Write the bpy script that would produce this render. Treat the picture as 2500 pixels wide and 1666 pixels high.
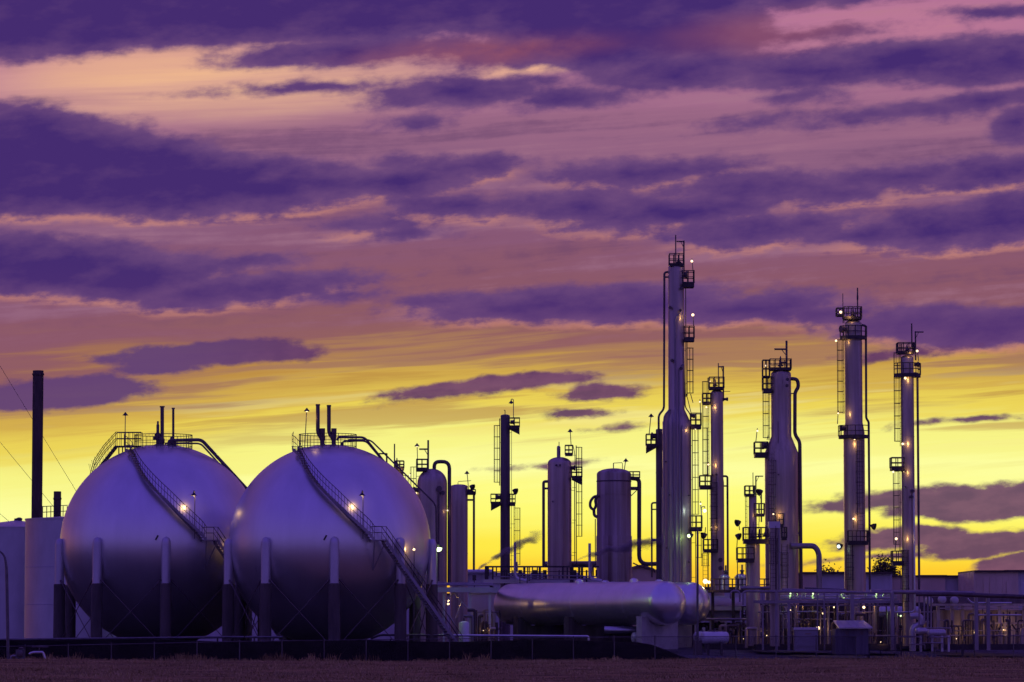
import bpy, math, random
from mathutils import Vector, Matrix
random.seed(7)
R = math.radians
SC = bpy.context.scene
for o in list(bpy.data.objects):
    bpy.data.objects.remove(o)

# ------------------------------------------------------------------ camera
FPX, HOR, CAMZ = 9000.0, 1525.0, 2.3           # focal length in photo pixels, horizon row, eye height
TILT = math.atan((HOR - 833.0) / FPX)
cam = bpy.data.objects.new('camera', bpy.data.cameras.new('camera'))
SC.collection.objects.link(cam)
cam.data.sensor_width = 36.0
cam.data.lens = FPX / 2500.0 * 36.0
cam.data.clip_start = 1.0
cam.data.clip_end = 6000.0
cam.location = (0, 0, CAMZ)
cam.rotation_euler = (R(90) + TILT, 0, 0)
SC.camera = cam
SC.view_settings.view_transform = 'Standard'
SC.view_settings.look = 'None'
SC.view_settings.exposure = 0.0
SC.view_settings.gamma = 1.0
SC.cycles.max_bounces = 6
SC.cycles.diffuse_bounces = 3
SC.cycles.glossy_bounces = 3
SC.cycles.transparent_max_bounces = 6
SC.cycles.volume_bounces = 0
SC.cycles.volume_step_rate = 0.4
SC.cycles.sample_clamp_indirect = 4.0
SC.cycles.use_denoising = True
SC.cycles.use_adaptive_sampling = True
SC.cycles.adaptive_threshold = 0.02
SC.cycles.adaptive_min_samples = 12

def lin(r, g, b):
    f = lambda c: (c / 12.92 if c <= 0.04045 else ((c + 0.055) / 1.055) ** 2.4)
    return (f(r / 255.0), f(g / 255.0), f(b / 255.0), 1.0)

# ------------------------------------------------------------------ sky (world, by direction)
world = bpy.data.worlds.new('World')
SC.world = world
world.use_nodes = True
NT = world.node_tree
NT.nodes.clear()

def _set(node, i, v):
    if v is None:
        return
    if isinstance(v, bpy.types.NodeSocket):
        NT.links.new(v, node.inputs[i])
    else:
        node.inputs[i].default_value = v

def m(op, a, b=None, c=None, clamp=False):
    n = NT.nodes.new('ShaderNodeMath')
    n.operation = op
    n.use_clamp = clamp
    _set(n, 0, a); _set(n, 1, b); _set(n, 2, c)
    return n.outputs[0]

def vm(op, a, b=None, c=None, out=0):
    n = NT.nodes.new('ShaderNodeVectorMath')
    n.operation = op
    _set(n, 0, a); _set(n, 1, b); _set(n, 2, c)
    return n.outputs[out]

def xyz(x, y, z=0.0):
    n = NT.nodes.new('ShaderNodeCombineXYZ')
    _set(n, 0, x); _set(n, 1, y); _set(n, 2, z)
    return n.outputs[0]

def noise(vec, scale=1.0, detail=4.0, rough=0.55, col=False, lac=2.0):
    n = NT.nodes.new('ShaderNodeTexNoise')
    n.noise_dimensions = '3D'
    _set(n, 'Vector', vec)
    n.inputs['Scale'].default_value = scale
    n.inputs['Detail'].default_value = detail
    n.inputs['Roughness'].default_value = rough
    n.inputs['Lacunarity'].default_value = lac
    return n.outputs['Color' if col else 'Fac']

def sstep(x, e0, e1):
    n = NT.nodes.new('ShaderNodeMapRange')
    n.interpolation_type = 'SMOOTHSTEP'
    _set(n, 0, x)
    n.inputs[1].default_value = e0
    n.inputs[2].default_value = e1
    return n.outputs[0]

def mixc(f, a, b):
    n = NT.nodes.new('ShaderNodeMix')
    n.data_type = 'RGBA'
    _set(n, 0, f); _set(n, 6, a); _set(n, 7, b)
    return n.outputs[2]

def ramp(fac, stops):
    n = NT.nodes.new('ShaderNodeValToRGB')
    cr = n.color_ramp
    cr.interpolation = 'EASE'
    while len(cr.elements) > 1:
        cr.elements.remove(cr.elements[-1])
    for i, (p, c) in enumerate(stops):
        e = cr.elements[0] if i == 0 else cr.elements.new(p)
        e.position = p
        e.color = c
    _set(n, 0, fac)
    return n.outputs[0]

tc = NT.nodes.new('ShaderNodeTexCoord').outputs['Generated']
sp = NT.nodes.new('ShaderNodeSeparateXYZ')
NT.links.new(tc, sp.inputs[0])
dx, dy, dz = sp.outputs
hyp = m('SQRT', m('ADD', m('MULTIPLY', dx, dx), m('MULTIPLY', dy, dy)))
QX = m('MULTIPLY', m('ARCTAN2', dx, dy), 9000.0)         # azimuth, 157 units per degree, 0 = due west
QY = m('MULTIPLY', m('ARCTAN2', dz, hyp), 9000.0)        # elevation, same units
west = sstep(m('DIVIDE', dy, m('MAXIMUM', hyp, 1e-4)), -0.2, 0.8)

# thin high cloud drawn out by the wind into long streaks
qtilt = m('SUBTRACT', QY, m('MULTIPLY', QX, 0.07))
warp0 = m('MULTIPLY', m('SUBTRACT', noise(xyz(m('MULTIPLY', QX, 1 / 900.0), m('MULTIPLY', QY, 1 / 260.0), 3.1), 1, 2, .5), .5), 60.0)
qt2 = m('ADD', qtilt, warp0)
st1 = noise(xyz(m('MULTIPLY', QX, 1 / 1100.0), m('MULTIPLY', qt2, 1 / 62.0), 0.0), 1, 5, .55)
st2 = noise(xyz(m('MULTIPLY', QX, 1 / 520.0), m('MULTIPLY', qt2, 1 / 21.0), 5.0), 1, 4, .6)
streak = m('ADD', m('MULTIPLY', m('SUBTRACT', st1, .5), 2.0), m('MULTIPLY', m('SUBTRACT', st2, .5), .7))
left = sstep(QX, -150.0, -1300.0)
qe = m('ADD', QY, m('MULTIPLY', left, 120.0))
qe = m('ADD', qe, m('MULTIPLY', m('MULTIPLY', streak, 165.0), sstep(QY, 120.0, 620.0)))
def rp(v):
    return max(0.0, min(1.0, (1525.0 - v + 100.0) / 1800.0))
base = ramp(m('DIVIDE', m('ADD', qe, 100.0), 1800.0), [
    (0.0, lin(250, 170, 40)), (rp(1470), lin(255, 178, 42)), (rp(1405), lin(255, 203, 48)),
    (rp(1335), lin(255, 233, 70)), (rp(1245), lin(255, 251, 118)), (rp(1140), lin(254, 254, 158)),
    (rp(1065), lin(248, 244, 134)), (rp(985), lin(236, 212, 88)), (rp(925), lin(212, 174, 78)),
    (rp(868), lin(170, 124, 90)), (rp(805), lin(146, 95, 98)), (rp(700), lin(139, 88, 106)),
    (rp(560), lin(136, 88, 118)), (rp(430), lin(140, 95, 128)), (rp(300), lin(152, 102, 132)),
    (rp(200), lin(164, 108, 140)), (rp(60), lin(174, 110, 152)), (1.0, lin(120, 76, 140))])

# cloud banks: soft lens-shaped masses with broken edges
wv = noise(xyz(m('MULTIPLY', QX, 1 / 300.0), m('MULTIPLY', QY, 1 / 110.0), 9.0), 1, 3, .5, col=True)
Q = vm('ADD', xyz(QX, qtilt, 0.0), vm('MULTIPLY', vm('SUBTRACT', wv, (.5, .5, .5)), (150.0, 52.0, 0.0)))
fine = noise(xyz(m('MULTIPLY', QX, 1 / 78.0), m('MULTIPLY', qtilt, 1 / 37.0), 2.0), 1, 6, .58)

def field(blobs, k=18.0, dv=0.0):
    acc = None
    for (u, v, rx, ry) in blobs:
        x = u - 1250.0
        y = (1525.0 - v) - 0.07 * x - dv
        e = vm('LENGTH', vm('MULTIPLY_ADD', Q, (1.0 / rx, 1.0 / ry, 0.0), (-x / rx, -y / ry, 0.0)), out=1)
        s = m('MULTIPLY_ADD', e, float(ry), -float(ry))
        acc = s if acc is None else m('SMOOTH_MIN', acc, s, k)
    return acc

UPPER = [(120, -70, 760, 222), (560, -50, 560, 168), (980, -20, 640, 118), (1500, 0, 420, 110), (1560, 95, 330, 78), (1690, 175, 240, 42), (1330, 120, 260, 40),
         (860, 128, 240, 30), (700, 150, 130, 20),
         (2230, 155, 400, 46), (2050, 180, 260, 34), (2420, 170, 220, 52), (1960, 8, 170, 20), (2440, 40, 90, 12), (2020, 92, 70, 9),
         (1140, 228, 210, 34), (1400, 242, 120, 20), (1960, 235, 80, 16), (2190, 285, 220, 15), (2420, 265, 170, 22), (2490, 320, 60, 40),
         (1010, 305, 55, 14), (1850, 300, 70, 9), (810, 213, 120, 6),
         (-40, 402, 300, 138), (140, 418, 270, 116), (310, 440, 280, 92), (480, 462, 280, 72), (660, 466, 240, 54), (820, 455, 220, 38), (990, 450, 130, 36), (1140, 412, 130, 26),
         (1070, 500, 120, 24), (970, 398, 60, 10), (1200, 508, 70, 16),
         (1570, 425, 230, 30), (1830, 462, 220, 32), (2060, 470, 170, 26), (2220, 436, 190, 24), (2440, 425, 190, 36),
         (1420, 508, 160, 36), (1640, 520, 260, 40), (1830, 565, 210, 34), (1990, 542, 110, 20), (2330, 560, 250, 50), (2120, 578, 130, 26), (2480, 535, 140, 60),
         (900, 548, 100, 16), (1010, 565, 60, 12),
         (-20, 655, 260, 74), (150, 662, 240, 66), (310, 682, 240, 56), (480, 720, 150, 38), (640, 706, 210, 34), (760, 682, 110, 13), (590, 647, 90, 14), (830, 727, 70, 9),
         (1090, 737, 110, 16), (1300, 742, 260, 38), (1540, 742, 280, 46), (1820, 752, 220, 34), (2000, 772, 120, 20),
         (2220, 792, 190, 36), (2440, 806, 230, 50)]
LOWER = [(500, 866, 250, 29), (400, 898, 110, 16), (650, 862, 110, 20), (150, 966, 230, 36), (40, 985, 230, 28),
         (1130, 952, 190, 22), (1330, 934, 130, 18), (1240, 942, 130, 20), (1470, 965, 105, 20),
         (2200, 1214, 220, 22), (2420, 1225, 260, 40), (2200, 1315, 170, 26), (2420, 1322, 230, 32), (2490, 1378, 130, 34), (2140, 1362, 150, 6),
         (2355, 1034, 95, 5), (1390, 1018, 60, 8), (1480, 1048, 55, 5), (2190, 872, 110, 8), (1370, 1130, 90, 5)]
grainy = m('MULTIPLY', m('SUBTRACT', fine, .5), 2.0)
sdU = m('SUBTRACT', m('ADD', field(UPPER), m('MULTIPLY', grainy, 23.0)), 7.0)
sdL = m('SUBTRACT', m('ADD', field(LOWER, 10.0), m('MULTIPLY', grainy, 16.0)), 2.0)
FR = [b for b in UPPER[22:] if b[3] > 14]
sdF = m('ADD', field(FR, 22.0, dv=17.0), m('MULTIPLY', grainy, 24.0))
mU = sstep(sdU, 13.0, -13.0)
mL = sstep(sdL, 6.0, -7.0)
mF = m('MULTIPLY', sstep(sdF, 12.0, -8.0), sstep(m('ADD', fine, m('MULTIPLY', st2, .6)), .62, .9))
belt = m('MULTIPLY', sstep(QY, 330.0, 540.0), sstep(QY, 740.0, 610.0))
base = mixc(m('MULTIPLY', belt, m('MULTIPLY', sstep(streak, 0.0, -.32), .75)), base, lin(182, 130, 66))
base = mixc(m('MULTIPLY', m('MULTIPLY', belt, sstep(qe, 700.0, 560.0)), m('MULTIPLY', sstep(streak, .06, .36), .6)), base, lin(252, 246, 158))
veil = sstep(QY, 640.0, 800.0)
cir = m('ADD', streak, m('MULTIPLY', grainy, .45))
base = mixc(m('MULTIPLY', veil, m('MULTIPLY', sstep(cir, .02, .5), .5)), base, lin(164, 116, 138))
base = mixc(m('MULTIPLY', veil, m('MULTIPLY', sstep(cir, -.02, -.5), .5)), base, lin(102, 66, 108))
# glowing patches of high cloud, lit from below the horizon
def glow(u, v, rx, ry):
    x = u - 1250.0
    y = (1525.0 - v) - 0.07 * x
    e = vm('LENGTH', vm('MULTIPLY_ADD', Q, (1.0 / rx, 1.0 / ry, 0.0), (-x / rx, -y / ry, 0.0)), out=1)
    return sstep(e, 1.25, 0.15)
stf = m('ADD', .62, m('MULTIPLY', streak, .75), clamp=True)
c = mixc(m('MULTIPLY', glow(520, 205, 760, 120), stf), base, lin(240, 186, 146))
c = mixc(m('MULTIPLY', glow(330, 165, 420, 70), .55), c, lin(238, 180, 140))
c = mixc(m('MULTIPLY', m('MULTIPLY', glow(2190, 70, 520, 120), stf), .6), c, lin(204, 134, 146))
c = mixc(m('MULTIPLY', glow(1290, 165, 160, 26), .9), c, lin(250, 190, 150))
c = mixc(m('MULTIPLY', glow(1650, 100, 60, 30), .5), c, lin(226, 160, 165))
c = mixc(m('MULTIPLY', mF, .66), c, lin(222, 148, 120))
body = m('ADD', m('MULTIPLY', st1, .5), m('MULTIPLY', fine, .5))
soft = noise(xyz(m('MULTIPLY', QX, 1 / 150.0), m('MULTIPLY', qtilt, 1 / 62.0), 12.0), 1, 5, .56)
depth = m('ADD', sstep(sdU, 14.0, -58.0), m('MULTIPLY', m('SUBTRACT', soft, .5), 1.5), clamp=True)
cu = mixc(depth, lin(112, 76, 124), lin(69, 44, 112))
cu = mixc(m('MULTIPLY', sstep(QY, 900.0, 640.0), .45), cu, lin(104, 64, 116))
# reddened underside of the high deck
cu = mixc(m('MULTIPLY', glow(1180, 128, 380, 46), m('ADD', .05, m('MULTIPLY', fine, .8), clamp=True)), cu, lin(158, 84, 92))
cu = mixc(m('MULTIPLY', glow(1900, 85, 300, 60), .6), cu, lin(150, 84, 104))
c = mixc(mU, c, cu)
cl = mixc(sstep(body, .38, .62), lin(92, 52, 98), lin(116, 70, 108))
cl = mixc(sstep(QX, -300.0, -900.0), cl, lin(98, 66, 116))
c = mixc(m('MULTIPLY', mL, .95), c, cl)
# overhead, north and south, and the clear blue-violet dusk in the east
gen = sstep(noise(xyz(m('MULTIPLY', QX, 1 / 1500.0), m('MULTIPLY', qtilt, 1 / 420.0), 4.0), 1, 6, .58), .42, .6)
hi = mixc(gen, lin(128, 84, 140), lin(66, 44, 120))
c = mixc(sstep(QY, 1500.0, 2600.0), c, hi)
c = mixc(sstep(m('ABSOLUTE', QX), 1500.0, 5200.0), c, mixc(sstep(QY, -200.0, 1500.0), lin(190, 120, 100), hi))
east = ramp(m('DIVIDE', QY, 14137.0, clamp=True), [
    (0.0, (0.175, 0.125, 0.43, 1)), (0.14, (0.140, 0.090, 0.48, 1)), (0.4, (0.105, 0.062, 0.49, 1)), (1.0, (0.092, 0.052, 0.45, 1))])
c = mixc(m('MULTIPLY', west, sstep(QY, 9500.0, 3000.0)), east, c)
c = mixc(sstep(QY, -60.0, -500.0), c, (0.02, 0.012, 0.03, 1))
bg = NT.nodes.new('ShaderNodeBackground')
NT.links.new(c, bg.inputs[0])
bg.inputs[1].default_value = 1.0
wo = NT.nodes.new('ShaderNodeOutputWorld')
NT.links.new(bg.outputs[0], wo.inputs[0])
world.cycles.sampling_method = 'MANUAL'
world.cycles.sample_map_resolution = 512

# the sun has gone down behind the cloud on the western horizon: only a weak warm back light is left
sun = bpy.data.objects.new('sun', bpy.data.lights.new('sun', 'SUN'))
SC.collection.objects.link(sun)
sun.data.energy = 0.12
sun.data.angle = R(8)
sun.data.color = (1.0, 0.62, 0.30)
sun.rotation_euler = (R(-87.5), 0, R(8))     # shines from the west (far side) towards the camera

# ------------------------------------------------------------------ helpers
def W(u, v, Y):
    """world point seen at photo pixel (u, v) at distance Y"""
    rx, ry = (u - 1250.0) / FPX, (833.0 - v) / FPX
    ca, sa = math.cos(TILT), math.sin(TILT)
    d = (rx, ca - ry * sa, sa + ry * ca)
    t = Y / d[1]
    return Vector((rx * t, Y, CAMZ + d[2] * t))
def MPX(Y):
    return Y / FPX
COL = SC.collection
BASE = {}

def fillet(pts, br, n=5):
    pts = [Vector(p) for p in pts]
    out = [pts[0]]
    for i in range(1, len(pts) - 1):
        a, b, c = pts[i - 1], pts[i], pts[i + 1]
        la, lc = (a - b).length, (c - b).length
        r = min(br, la * .49, lc * .49)
        p0, p2 = b + (a - b).normalized() * r, b + (c - b).normalized() * r
        for k in range(n + 1):
            t = k / n
            out.append(p0 * (1 - t) ** 2 + b * 2 * t * (1 - t) + p2 * t * t)
    out.append(pts[-1])
    return out

class MB:
    def __init__(s):
        s.v, s.f = [], []
    def box(s, c, size, rot=None):
        c = Vector(c)
        i = len(s.v)
        for sx in (-.5, .5):
            for sy in (-.5, .5):
                for sz in (-.5, .5):
                    p = Vector((sx * size[0], sy * size[1], sz * size[2]))
                    s.v.append(c + (rot @ p if rot is not None else p))
        s.f += [[i + k for k in q] for q in ((0, 1, 3, 2), (4, 6, 7, 5), (0, 4, 5, 1), (2, 3, 7, 6), (0, 2, 6, 4), (1, 5, 7, 3))]
        return s
    def bx(s, x0, x1, y0, y1, z0, z1):
        return s.box(((x0 + x1) / 2, (y0 + y1) / 2, (z0 + z1) / 2), (abs(x1 - x0), abs(y1 - y0), abs(z1 - z0)))
    def tube(s, pts, r, n=8, cap=True, r1=None):
        pts = [Vector(p) for p in pts]
        k = len(pts)
        t = (pts[1] - pts[0]).normalized()
        nv = t.orthogonal().normalized()
        i0 = len(s.v)
        for j in range(k):
            if j > 0:
                d = pts[min(j + 1, k - 1)] - pts[j - 1]
                t2 = d.normalized() if d.length > 1e-9 else t
                nv = t.rotation_difference(t2) @ nv
                t = t2
            b = t.cross(nv)
            rr = r if r1 is None else r + (r1 - r) * j / (k - 1)
            for q in range(n):
                a = 2 * math.pi * q / n
                s.v.append(pts[j] + (nv * math.cos(a) + b * math.sin(a)) * rr)
        for j in range(k - 1):
            for q in range(n):
                a, b2 = i0 + j * n + q, i0 + j * n + (q + 1) % n
                s.f.append([a, b2, b2 + n, a + n])
        if cap:
            s.f.append([i0 + q for q in reversed(range(n))])
            s.f.append([i0 + (k - 1) * n + q for q in range(n)])
        return s
    def bar(s, a, b, r, n=4):
        return s.tube([a, b], r, n)
    def lathe(s, prof, c, n=32, axis=None, a0=0.0, a1=2 * math.pi):
        """prof: (radius, height) from bottom to top about an axis through c"""
        c = Vector(c)
        q = Vector((0, 0, 1)).rotation_difference(Vector(axis).normalized()) if axis is not None else None
        full = abs(a1 - a0 - 2 * math.pi) < 1e-6
        m_ = n if full else n + 1
        i0 = len(s.v)
        for (r, h) in prof:
            for k in range(m_):
                a = a0 + (a1 - a0) * k / n
                p = Vector((r * math.cos(a), r * math.sin(a), h))
                s.v.append(c + (q @ p if q is not None else p))
        for j in range(len(prof) - 1):
            for k in range(n):
                a, b = i0 + j * m_ + k, i0 + j * m_ + (k + 1) % m_
                s.f.append([a, b, b + m_, a + m_])
        if full:
            if prof[0][0] > 1e-4:
                s.f.append([i0 + k for k in reversed(range(n))])
            if prof[-1][0] > 1e-4:
                s.f.append([i0 + (len(prof) - 1) * n + k for k in range(n)])
        return s
    def ball(s, c, r, n=10, squash=1.0):
        return s.lathe([(max(r * math.sin(math.pi * k / 6), 1e-5), -r * squash * math.cos(math.pi * k / 6)) for k in range(7)], c, n)
    def quad(s, a, b, c, d):
        i = len(s.v)
        s.v += [Vector(a), Vector(b), Vector(c), Vector(d)]
        s.f.append([i, i + 1, i + 2, i + 3])
        return s
    def prism(s, poly, off):
        """poly: world points of one face, extruded by the vector off"""
        i, n = len(s.v), len(poly)
        off = Vector(off)
        s.v += [Vector(p) for p in poly] + [Vector(p) + off for p in poly]
        s.f.append([i + k for k in range(n)])
        s.f.append([i + n + k for k in reversed(range(n))])
        for k in range(n):
            s.f.append([i + k, i + (k + 1) % n, i + n + (k + 1) % n, i + n + k])
        return s
    def mesh(s, name, b=Vector((0, 0, 0)), sharp=38):
        me = bpy.data.meshes.new(name)
        me.from_pydata([tuple(p - b) for p in s.v], [], s.f)
        me.polygons.foreach_set('use_smooth', [True] * len(me.polygons))
        me.set_sharp_from_angle(angle=R(sharp))
        return me
    def build(s, name, mat, parent=None, at=None, sharp=38):
        b = BASE[parent.name] if parent is not None else (Vector(at) if at is not None else Vector((0, 0, 0)))
        me = s.mesh(name, b, sharp)
        me.materials.append(mat)
        o = bpy.data.objects.new(name, me)
        COL.objects.link(o)
        if parent is not None:
            o.parent = parent
        else:
            o.location = b
        BASE[o.name] = b
        return o

def tag(o, label=None, cat=None, group=None, kind=None):
    if label: o['label'] = label
    if cat: o['category'] = cat
    if group: o['group'] = group
    if kind: o['kind'] = kind
    return o
def thing(name, label, cat, base, group=None):
    o = bpy.data.objects.new(name, None)
    COL.objects.link(o)
    o.location = base
    BASE[o.name] = Vector(base)
    return tag(o, label, cat, group, 'thing')
def copy_part(src, parent, loc, rot=None):
    c = src.copy()
    COL.objects.link(c)
    c.parent = parent
    c.location = Vector(loc) - BASE[parent.name]
    if rot is not None: c.rotation_euler = rot
    return c

# ------------------------------------------------------------------ materials
def mat(name, col, rough=.6, metal=0.0, var=.18, scale=(1, 1, 1), detail=5, bump=0.0, bscale=None, col2=None, lo=.35, hi=.65, emit=None, spec=.5):
    mt = bpy.data.materials.new(name)
    mt.use_nodes = True
    nt = mt.node_tree
    b = nt.nodes['Principled BSDF']
    b.inputs['Roughness'].default_value = rough
    b.inputs['Metallic'].default_value = metal
    b.inputs['Specular IOR Level'].default_value = spec
    if emit:
        b.inputs['Base Color'].default_value = (0.8, .8, .8, 1)
        b.inputs['Emission Color'].default_value = (*emit[0], 1)
        b.inputs['Emission Strength'].default_value = emit[1]
        mt.cycles.emission_sampling = 'NONE'
        return mt
    t = nt.nodes.new('ShaderNodeTexCoord')
    mp = nt.nodes.new('ShaderNodeMapping')
    mp.inputs['Scale'].default_value = scale
    nt.links.new(t.outputs['Object'], mp.inputs[0])
    nz = nt.nodes.new('ShaderNodeTexNoise')
    nz.inputs['Scale'].default_value = 1.0
    nz.inputs['Detail'].default_value = detail
    nz.inputs['Roughness'].default_value = .6
    nt.links.new(mp.outputs[0], nz.inputs['Vector'])
    rp_ = nt.nodes.new('ShaderNodeValToRGB')
    e = rp_.color_ramp.elements
    e[0].position, e[1].position = lo, hi
    e[0].color = (*[max(0, x * (1 - var)) for x in col], 1)
    e[1].color = (*(col2 if col2 else [min(1, x * (1 + var)) for x in col]), 1)
    nt.links.new(nz.outputs['Fac'], rp_.inputs[0])
    nt.links.new(rp_.outputs[0], b.inputs['Base Color'])
    if bump:
        n2 = nz
        if bscale:
            n2 = nt.nodes.new('ShaderNodeTexNoise')
            n2.inputs['Scale'].default_value = bscale
            n2.inputs['Detail'].default_value = 4
            nt.links.new(t.outputs['Object'], n2.inputs['Vector'])
        bp = nt.nodes.new('ShaderNodeBump')
        bp.inputs['Strength'].default_value = bump
        bp.inputs['Distance'].default_value = .1
        nt.links.new(n2.outputs['Fac'], bp.inputs['Height'])
        nt.links.new(bp.outputs[0], b.inputs['Normal'])
    return mt
MT = dict(
    tank=mat('tank_paint', (.80, .78, .80), .33, .88, .10, (.5, .5, .3), lo=.3, hi=.7, bump=.01, bscale=.6),
    silver=mat('aluminium_paint', (.70, .68, .71), .34, .88, .07, (.6, .6, .07), lo=.3, hi=.7, bump=.015, bscale=.6),
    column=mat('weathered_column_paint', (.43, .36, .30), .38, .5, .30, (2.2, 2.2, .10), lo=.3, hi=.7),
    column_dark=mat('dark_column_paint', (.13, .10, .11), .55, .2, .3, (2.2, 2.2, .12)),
    rusty=mat('rust_streaked_steel', (.25, .16, .12), .5, .3, .45, (1.6, 1.6, .06), col2=(.46, .39, .36), lo=.32, hi=.62),
    steel=mat('dark_structural_steel', (.055, .045, .05), .55, .3, .3, (1, 1, 1)),
    rail=mat('galvanised_rail', (.14, .13, .14), .45, .6, .2, (3, 3, 3)),
    pipe=mat('insulated_pipe', (.28, .25, .26), .42, .35, .15, (1.5, 1.5, .5)),
    pipe_dark=mat('dark_pipe', (.11, .085, .09), .5, .3, .25, (1.5, 1.5, .5)),
    bright=mat('bright_jacket', (.60, .62, .60), .28, .75, .1, (.8, .8, .8)),
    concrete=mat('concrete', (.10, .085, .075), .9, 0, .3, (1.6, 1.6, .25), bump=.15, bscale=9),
    concrete_lit=mat('lit_concrete', (.42, .40, .36), .9, 0, .2, (1.2, 1.2, .5), bump=.1, bscale=8),  # floodlight on the end piers put into a paler concrete colour
    white=mat('white_paint', (.66, .66, .68), .45, .1, .08, (.6, .6, .6)),
    leg=mat('leg_paint', (.54, .53, .56), .42, .55, .08, (.8, .8, .4)),
    clad=mat('ribbed_cladding', (.60, .58, .58), .5, .1, .12, (.3, .3, .12)),
    clad_tan_lit=mat('tan_lit_cladding', (.78, .62, .42), .55, .05, .12, (.3, .3, .12)),  # brown gable wall; on the ribbed sheds, lamp light put into the colour
    roof=mat('metal_roof', (.45, .45, .48), .4, .3, .1, (.5, .5, .5)),
    roof_tan=mat('brown_roof', (.30, .22, .17), .7, 0, .15, (.6, .6, .6)),
    stack=mat('stack_steel', (.075, .05, .045), .65, .2, .4, (1, 1, .25)),
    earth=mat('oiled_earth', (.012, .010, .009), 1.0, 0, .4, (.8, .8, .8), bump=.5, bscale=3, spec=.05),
    field=mat('dry_field_soil', (.25, .17, .065), .95, 0, .55, (.3, 1.1, 1), bump=.6, bscale=4, col2=(.40, .255, .09), spec=.1),
    straw=mat('dry_grass_blade', (.36, .255, .11), .85, 0, .6, (.16, .6, .5), col2=(.58, .43, .19), spec=.1),
    gravel=mat('gravel', (.04, .036, .034), .95, 0, .35, (.5, .5, .5), bump=.5, bscale=6, spec=.1),
    verge=mat('frosted_verge', (.12, .11, .13), .95, 0, .4, (.3, 1.0, 1), bump=.5, bscale=5, spec=.1),
    clad_grey=mat('grey_cladding', (.30, .28, .30), .5, .2, .15, (.5, .5, .2)),
    hut=mat('dark_blue_boards', (.10, .09, .12), .7, 0, .25, (3, 3, .3)),
    leaf=mat('dusty_leaf', (.07, .06, .035), .8, 0, .4, (2, 2, 2)),
    bark=mat('bark', (.06, .045, .035), .9, 0, .3, (4, 4, 1)),
    warm=mat('sodium_lamp', (1, 1, 1), emit=((1.0, .70, .36), 2.2)),
    green=mat('mercury_lamp', (1, 1, 1), emit=((.75, 1.0, .45), 2.0)),
    cool=mat('metal_halide_lamp', (1, 1, 1), emit=((.78, 1.0, .95), 1.8)),
    dim=mat('dim_lamp', (1, 1, 1), emit=((1.0, .80, .50), 1.6)),
)
LCOL = dict(warm=(1.0, .57, .18), green=(.62, 1.0, .32), cool=(.7, 1.0, .9), dim=(1.0, .60, .20))
def point(parent, p, key, watt, rad=.08):
    l = bpy.data.objects.new('lamp_light', bpy.data.lights.new('lamp_light', 'POINT'))
    COL.objects.link(l)
    l.data.energy = watt * .48
    l.data.color = LCOL[key]
    l.data.shadow_soft_size = rad
    l.parent = parent
    l.location = Vector(p) - BASE[parent.name]
    return l
def lamp(parent, p, foot, key='warm', watt=0.0, off=(0, -.35, -.1), rb=.13, shade=True, arm=.0):
    """a lamp on a thin pole as a part: pole > shade, bulb"""
    p, foot = Vector(p), Vector(foot)
    top = p + Vector((0, 0, .22))
    q = Vector((foot.x, foot.y, top.z + .12))
    pts = [foot, q, Vector((p.x, p.y, top.z + .14)), top] if (q - top).length > .22 else [foot, top]
    b = MB().tube(fillet(pts, .25, 4), .035, 6)
    po = b.build('lamp', MT['rail'], parent)
    if shade:
        MB().lathe([(.24, .0), (.22, .03), (.07, .2), (.05, .26)], p + Vector((0, 0, -.02)), 10).build('shade', MT['steel'], po)
    MB().ball(p, rb * .66, 8).build('bulb', MT[key] if key else MT['white'], po)
    if watt:
        point(parent, p + Vector(off), key, watt)
    return po

# ------------------------------------------------------------------ ground
def sm(a, b, x):
    t = max(0.0, min(1.0, (x - a) / (b - a)))
    return t * t * (3 - 2 * t)
def yf(x):
    return 272.5 + .434 * x
def gz(x, y):
    d = y - yf(x)
    z = -.35 + .95 * sm(1.0, 24.0, d)
    if d < 2:
        z += .20 * sm(-10, -34, x) * sm(-25, -2, d)
        z += .05 * math.sin(x * .31 + y * .17) + .045 * math.sin(x * .13 - y * .43 + 1.3) + .03 * math.sin(y * .9 + x * .06)
    return z
def axis(a, b, n, far):
    xs = [a + (b - a) * i / n for i in range(n + 1)]
    return [-far, -far * .3, -far * .1] + xs + [far * .1, far * .3, far]
mb = MB()
xs = [-4000, -1200, -400, -140] + [-70 + 1.75 * i for i in range(81)] + [140, 400, 1200, 4000]
rows = [-40, 0, 40, 80, 110, 130] + [140 + 1.5 * i for i in range(100)]
ds = [-300, -260, -220, -180, -160] + [-150 + 1.6 * i for i in range(95)] + [3.0]
for d in ds:
    for x in xs:
        y = yf(max(-90, min(90, x))) + d
        mb.v.append(Vector((x, y, gz(max(-90, min(90, x)), y))))
nx = len(xs)
for j in range(len(ds) - 1):
    for i in range(nx - 1):
        mb.f.append([j * nx + i, j * nx + i + 1, (j + 1) * nx + i + 1, (j + 1) * nx + i])
tag(mb.build('grass_field', MT['field']), 'dry mown field in the foreground', kind='structure')
mb = MB()
ds = [2.98, 5, 8, 11, 14, 17, 20, 24, 40, 80, 160, 400, 1200, 4500]
for d in ds:
    for x in xs:
        xc = max(-90, min(90, x))
        y = yf(xc) + d
        mb.v.append(Vector((x, y, gz(xc, y) - (.004 if d < 3 else 0))))
for j in range(len(ds) - 1):
    for i in range(nx - 1):
        mb.f.append([j * nx + i, j * nx + i + 1, (j + 1) * nx + i + 1, (j + 1) * nx + i])
pg = mb.build('plant_ground', MT['gravel'])
pg.data.materials.append(MT['verge'])
for pl in pg.data.polygons:
    if pl.center.x > 11.5 and pl.center.y < 330: pl.material_index = 1
tag(pg, 'dark gravel ground of the plant', kind='structure')

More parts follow.
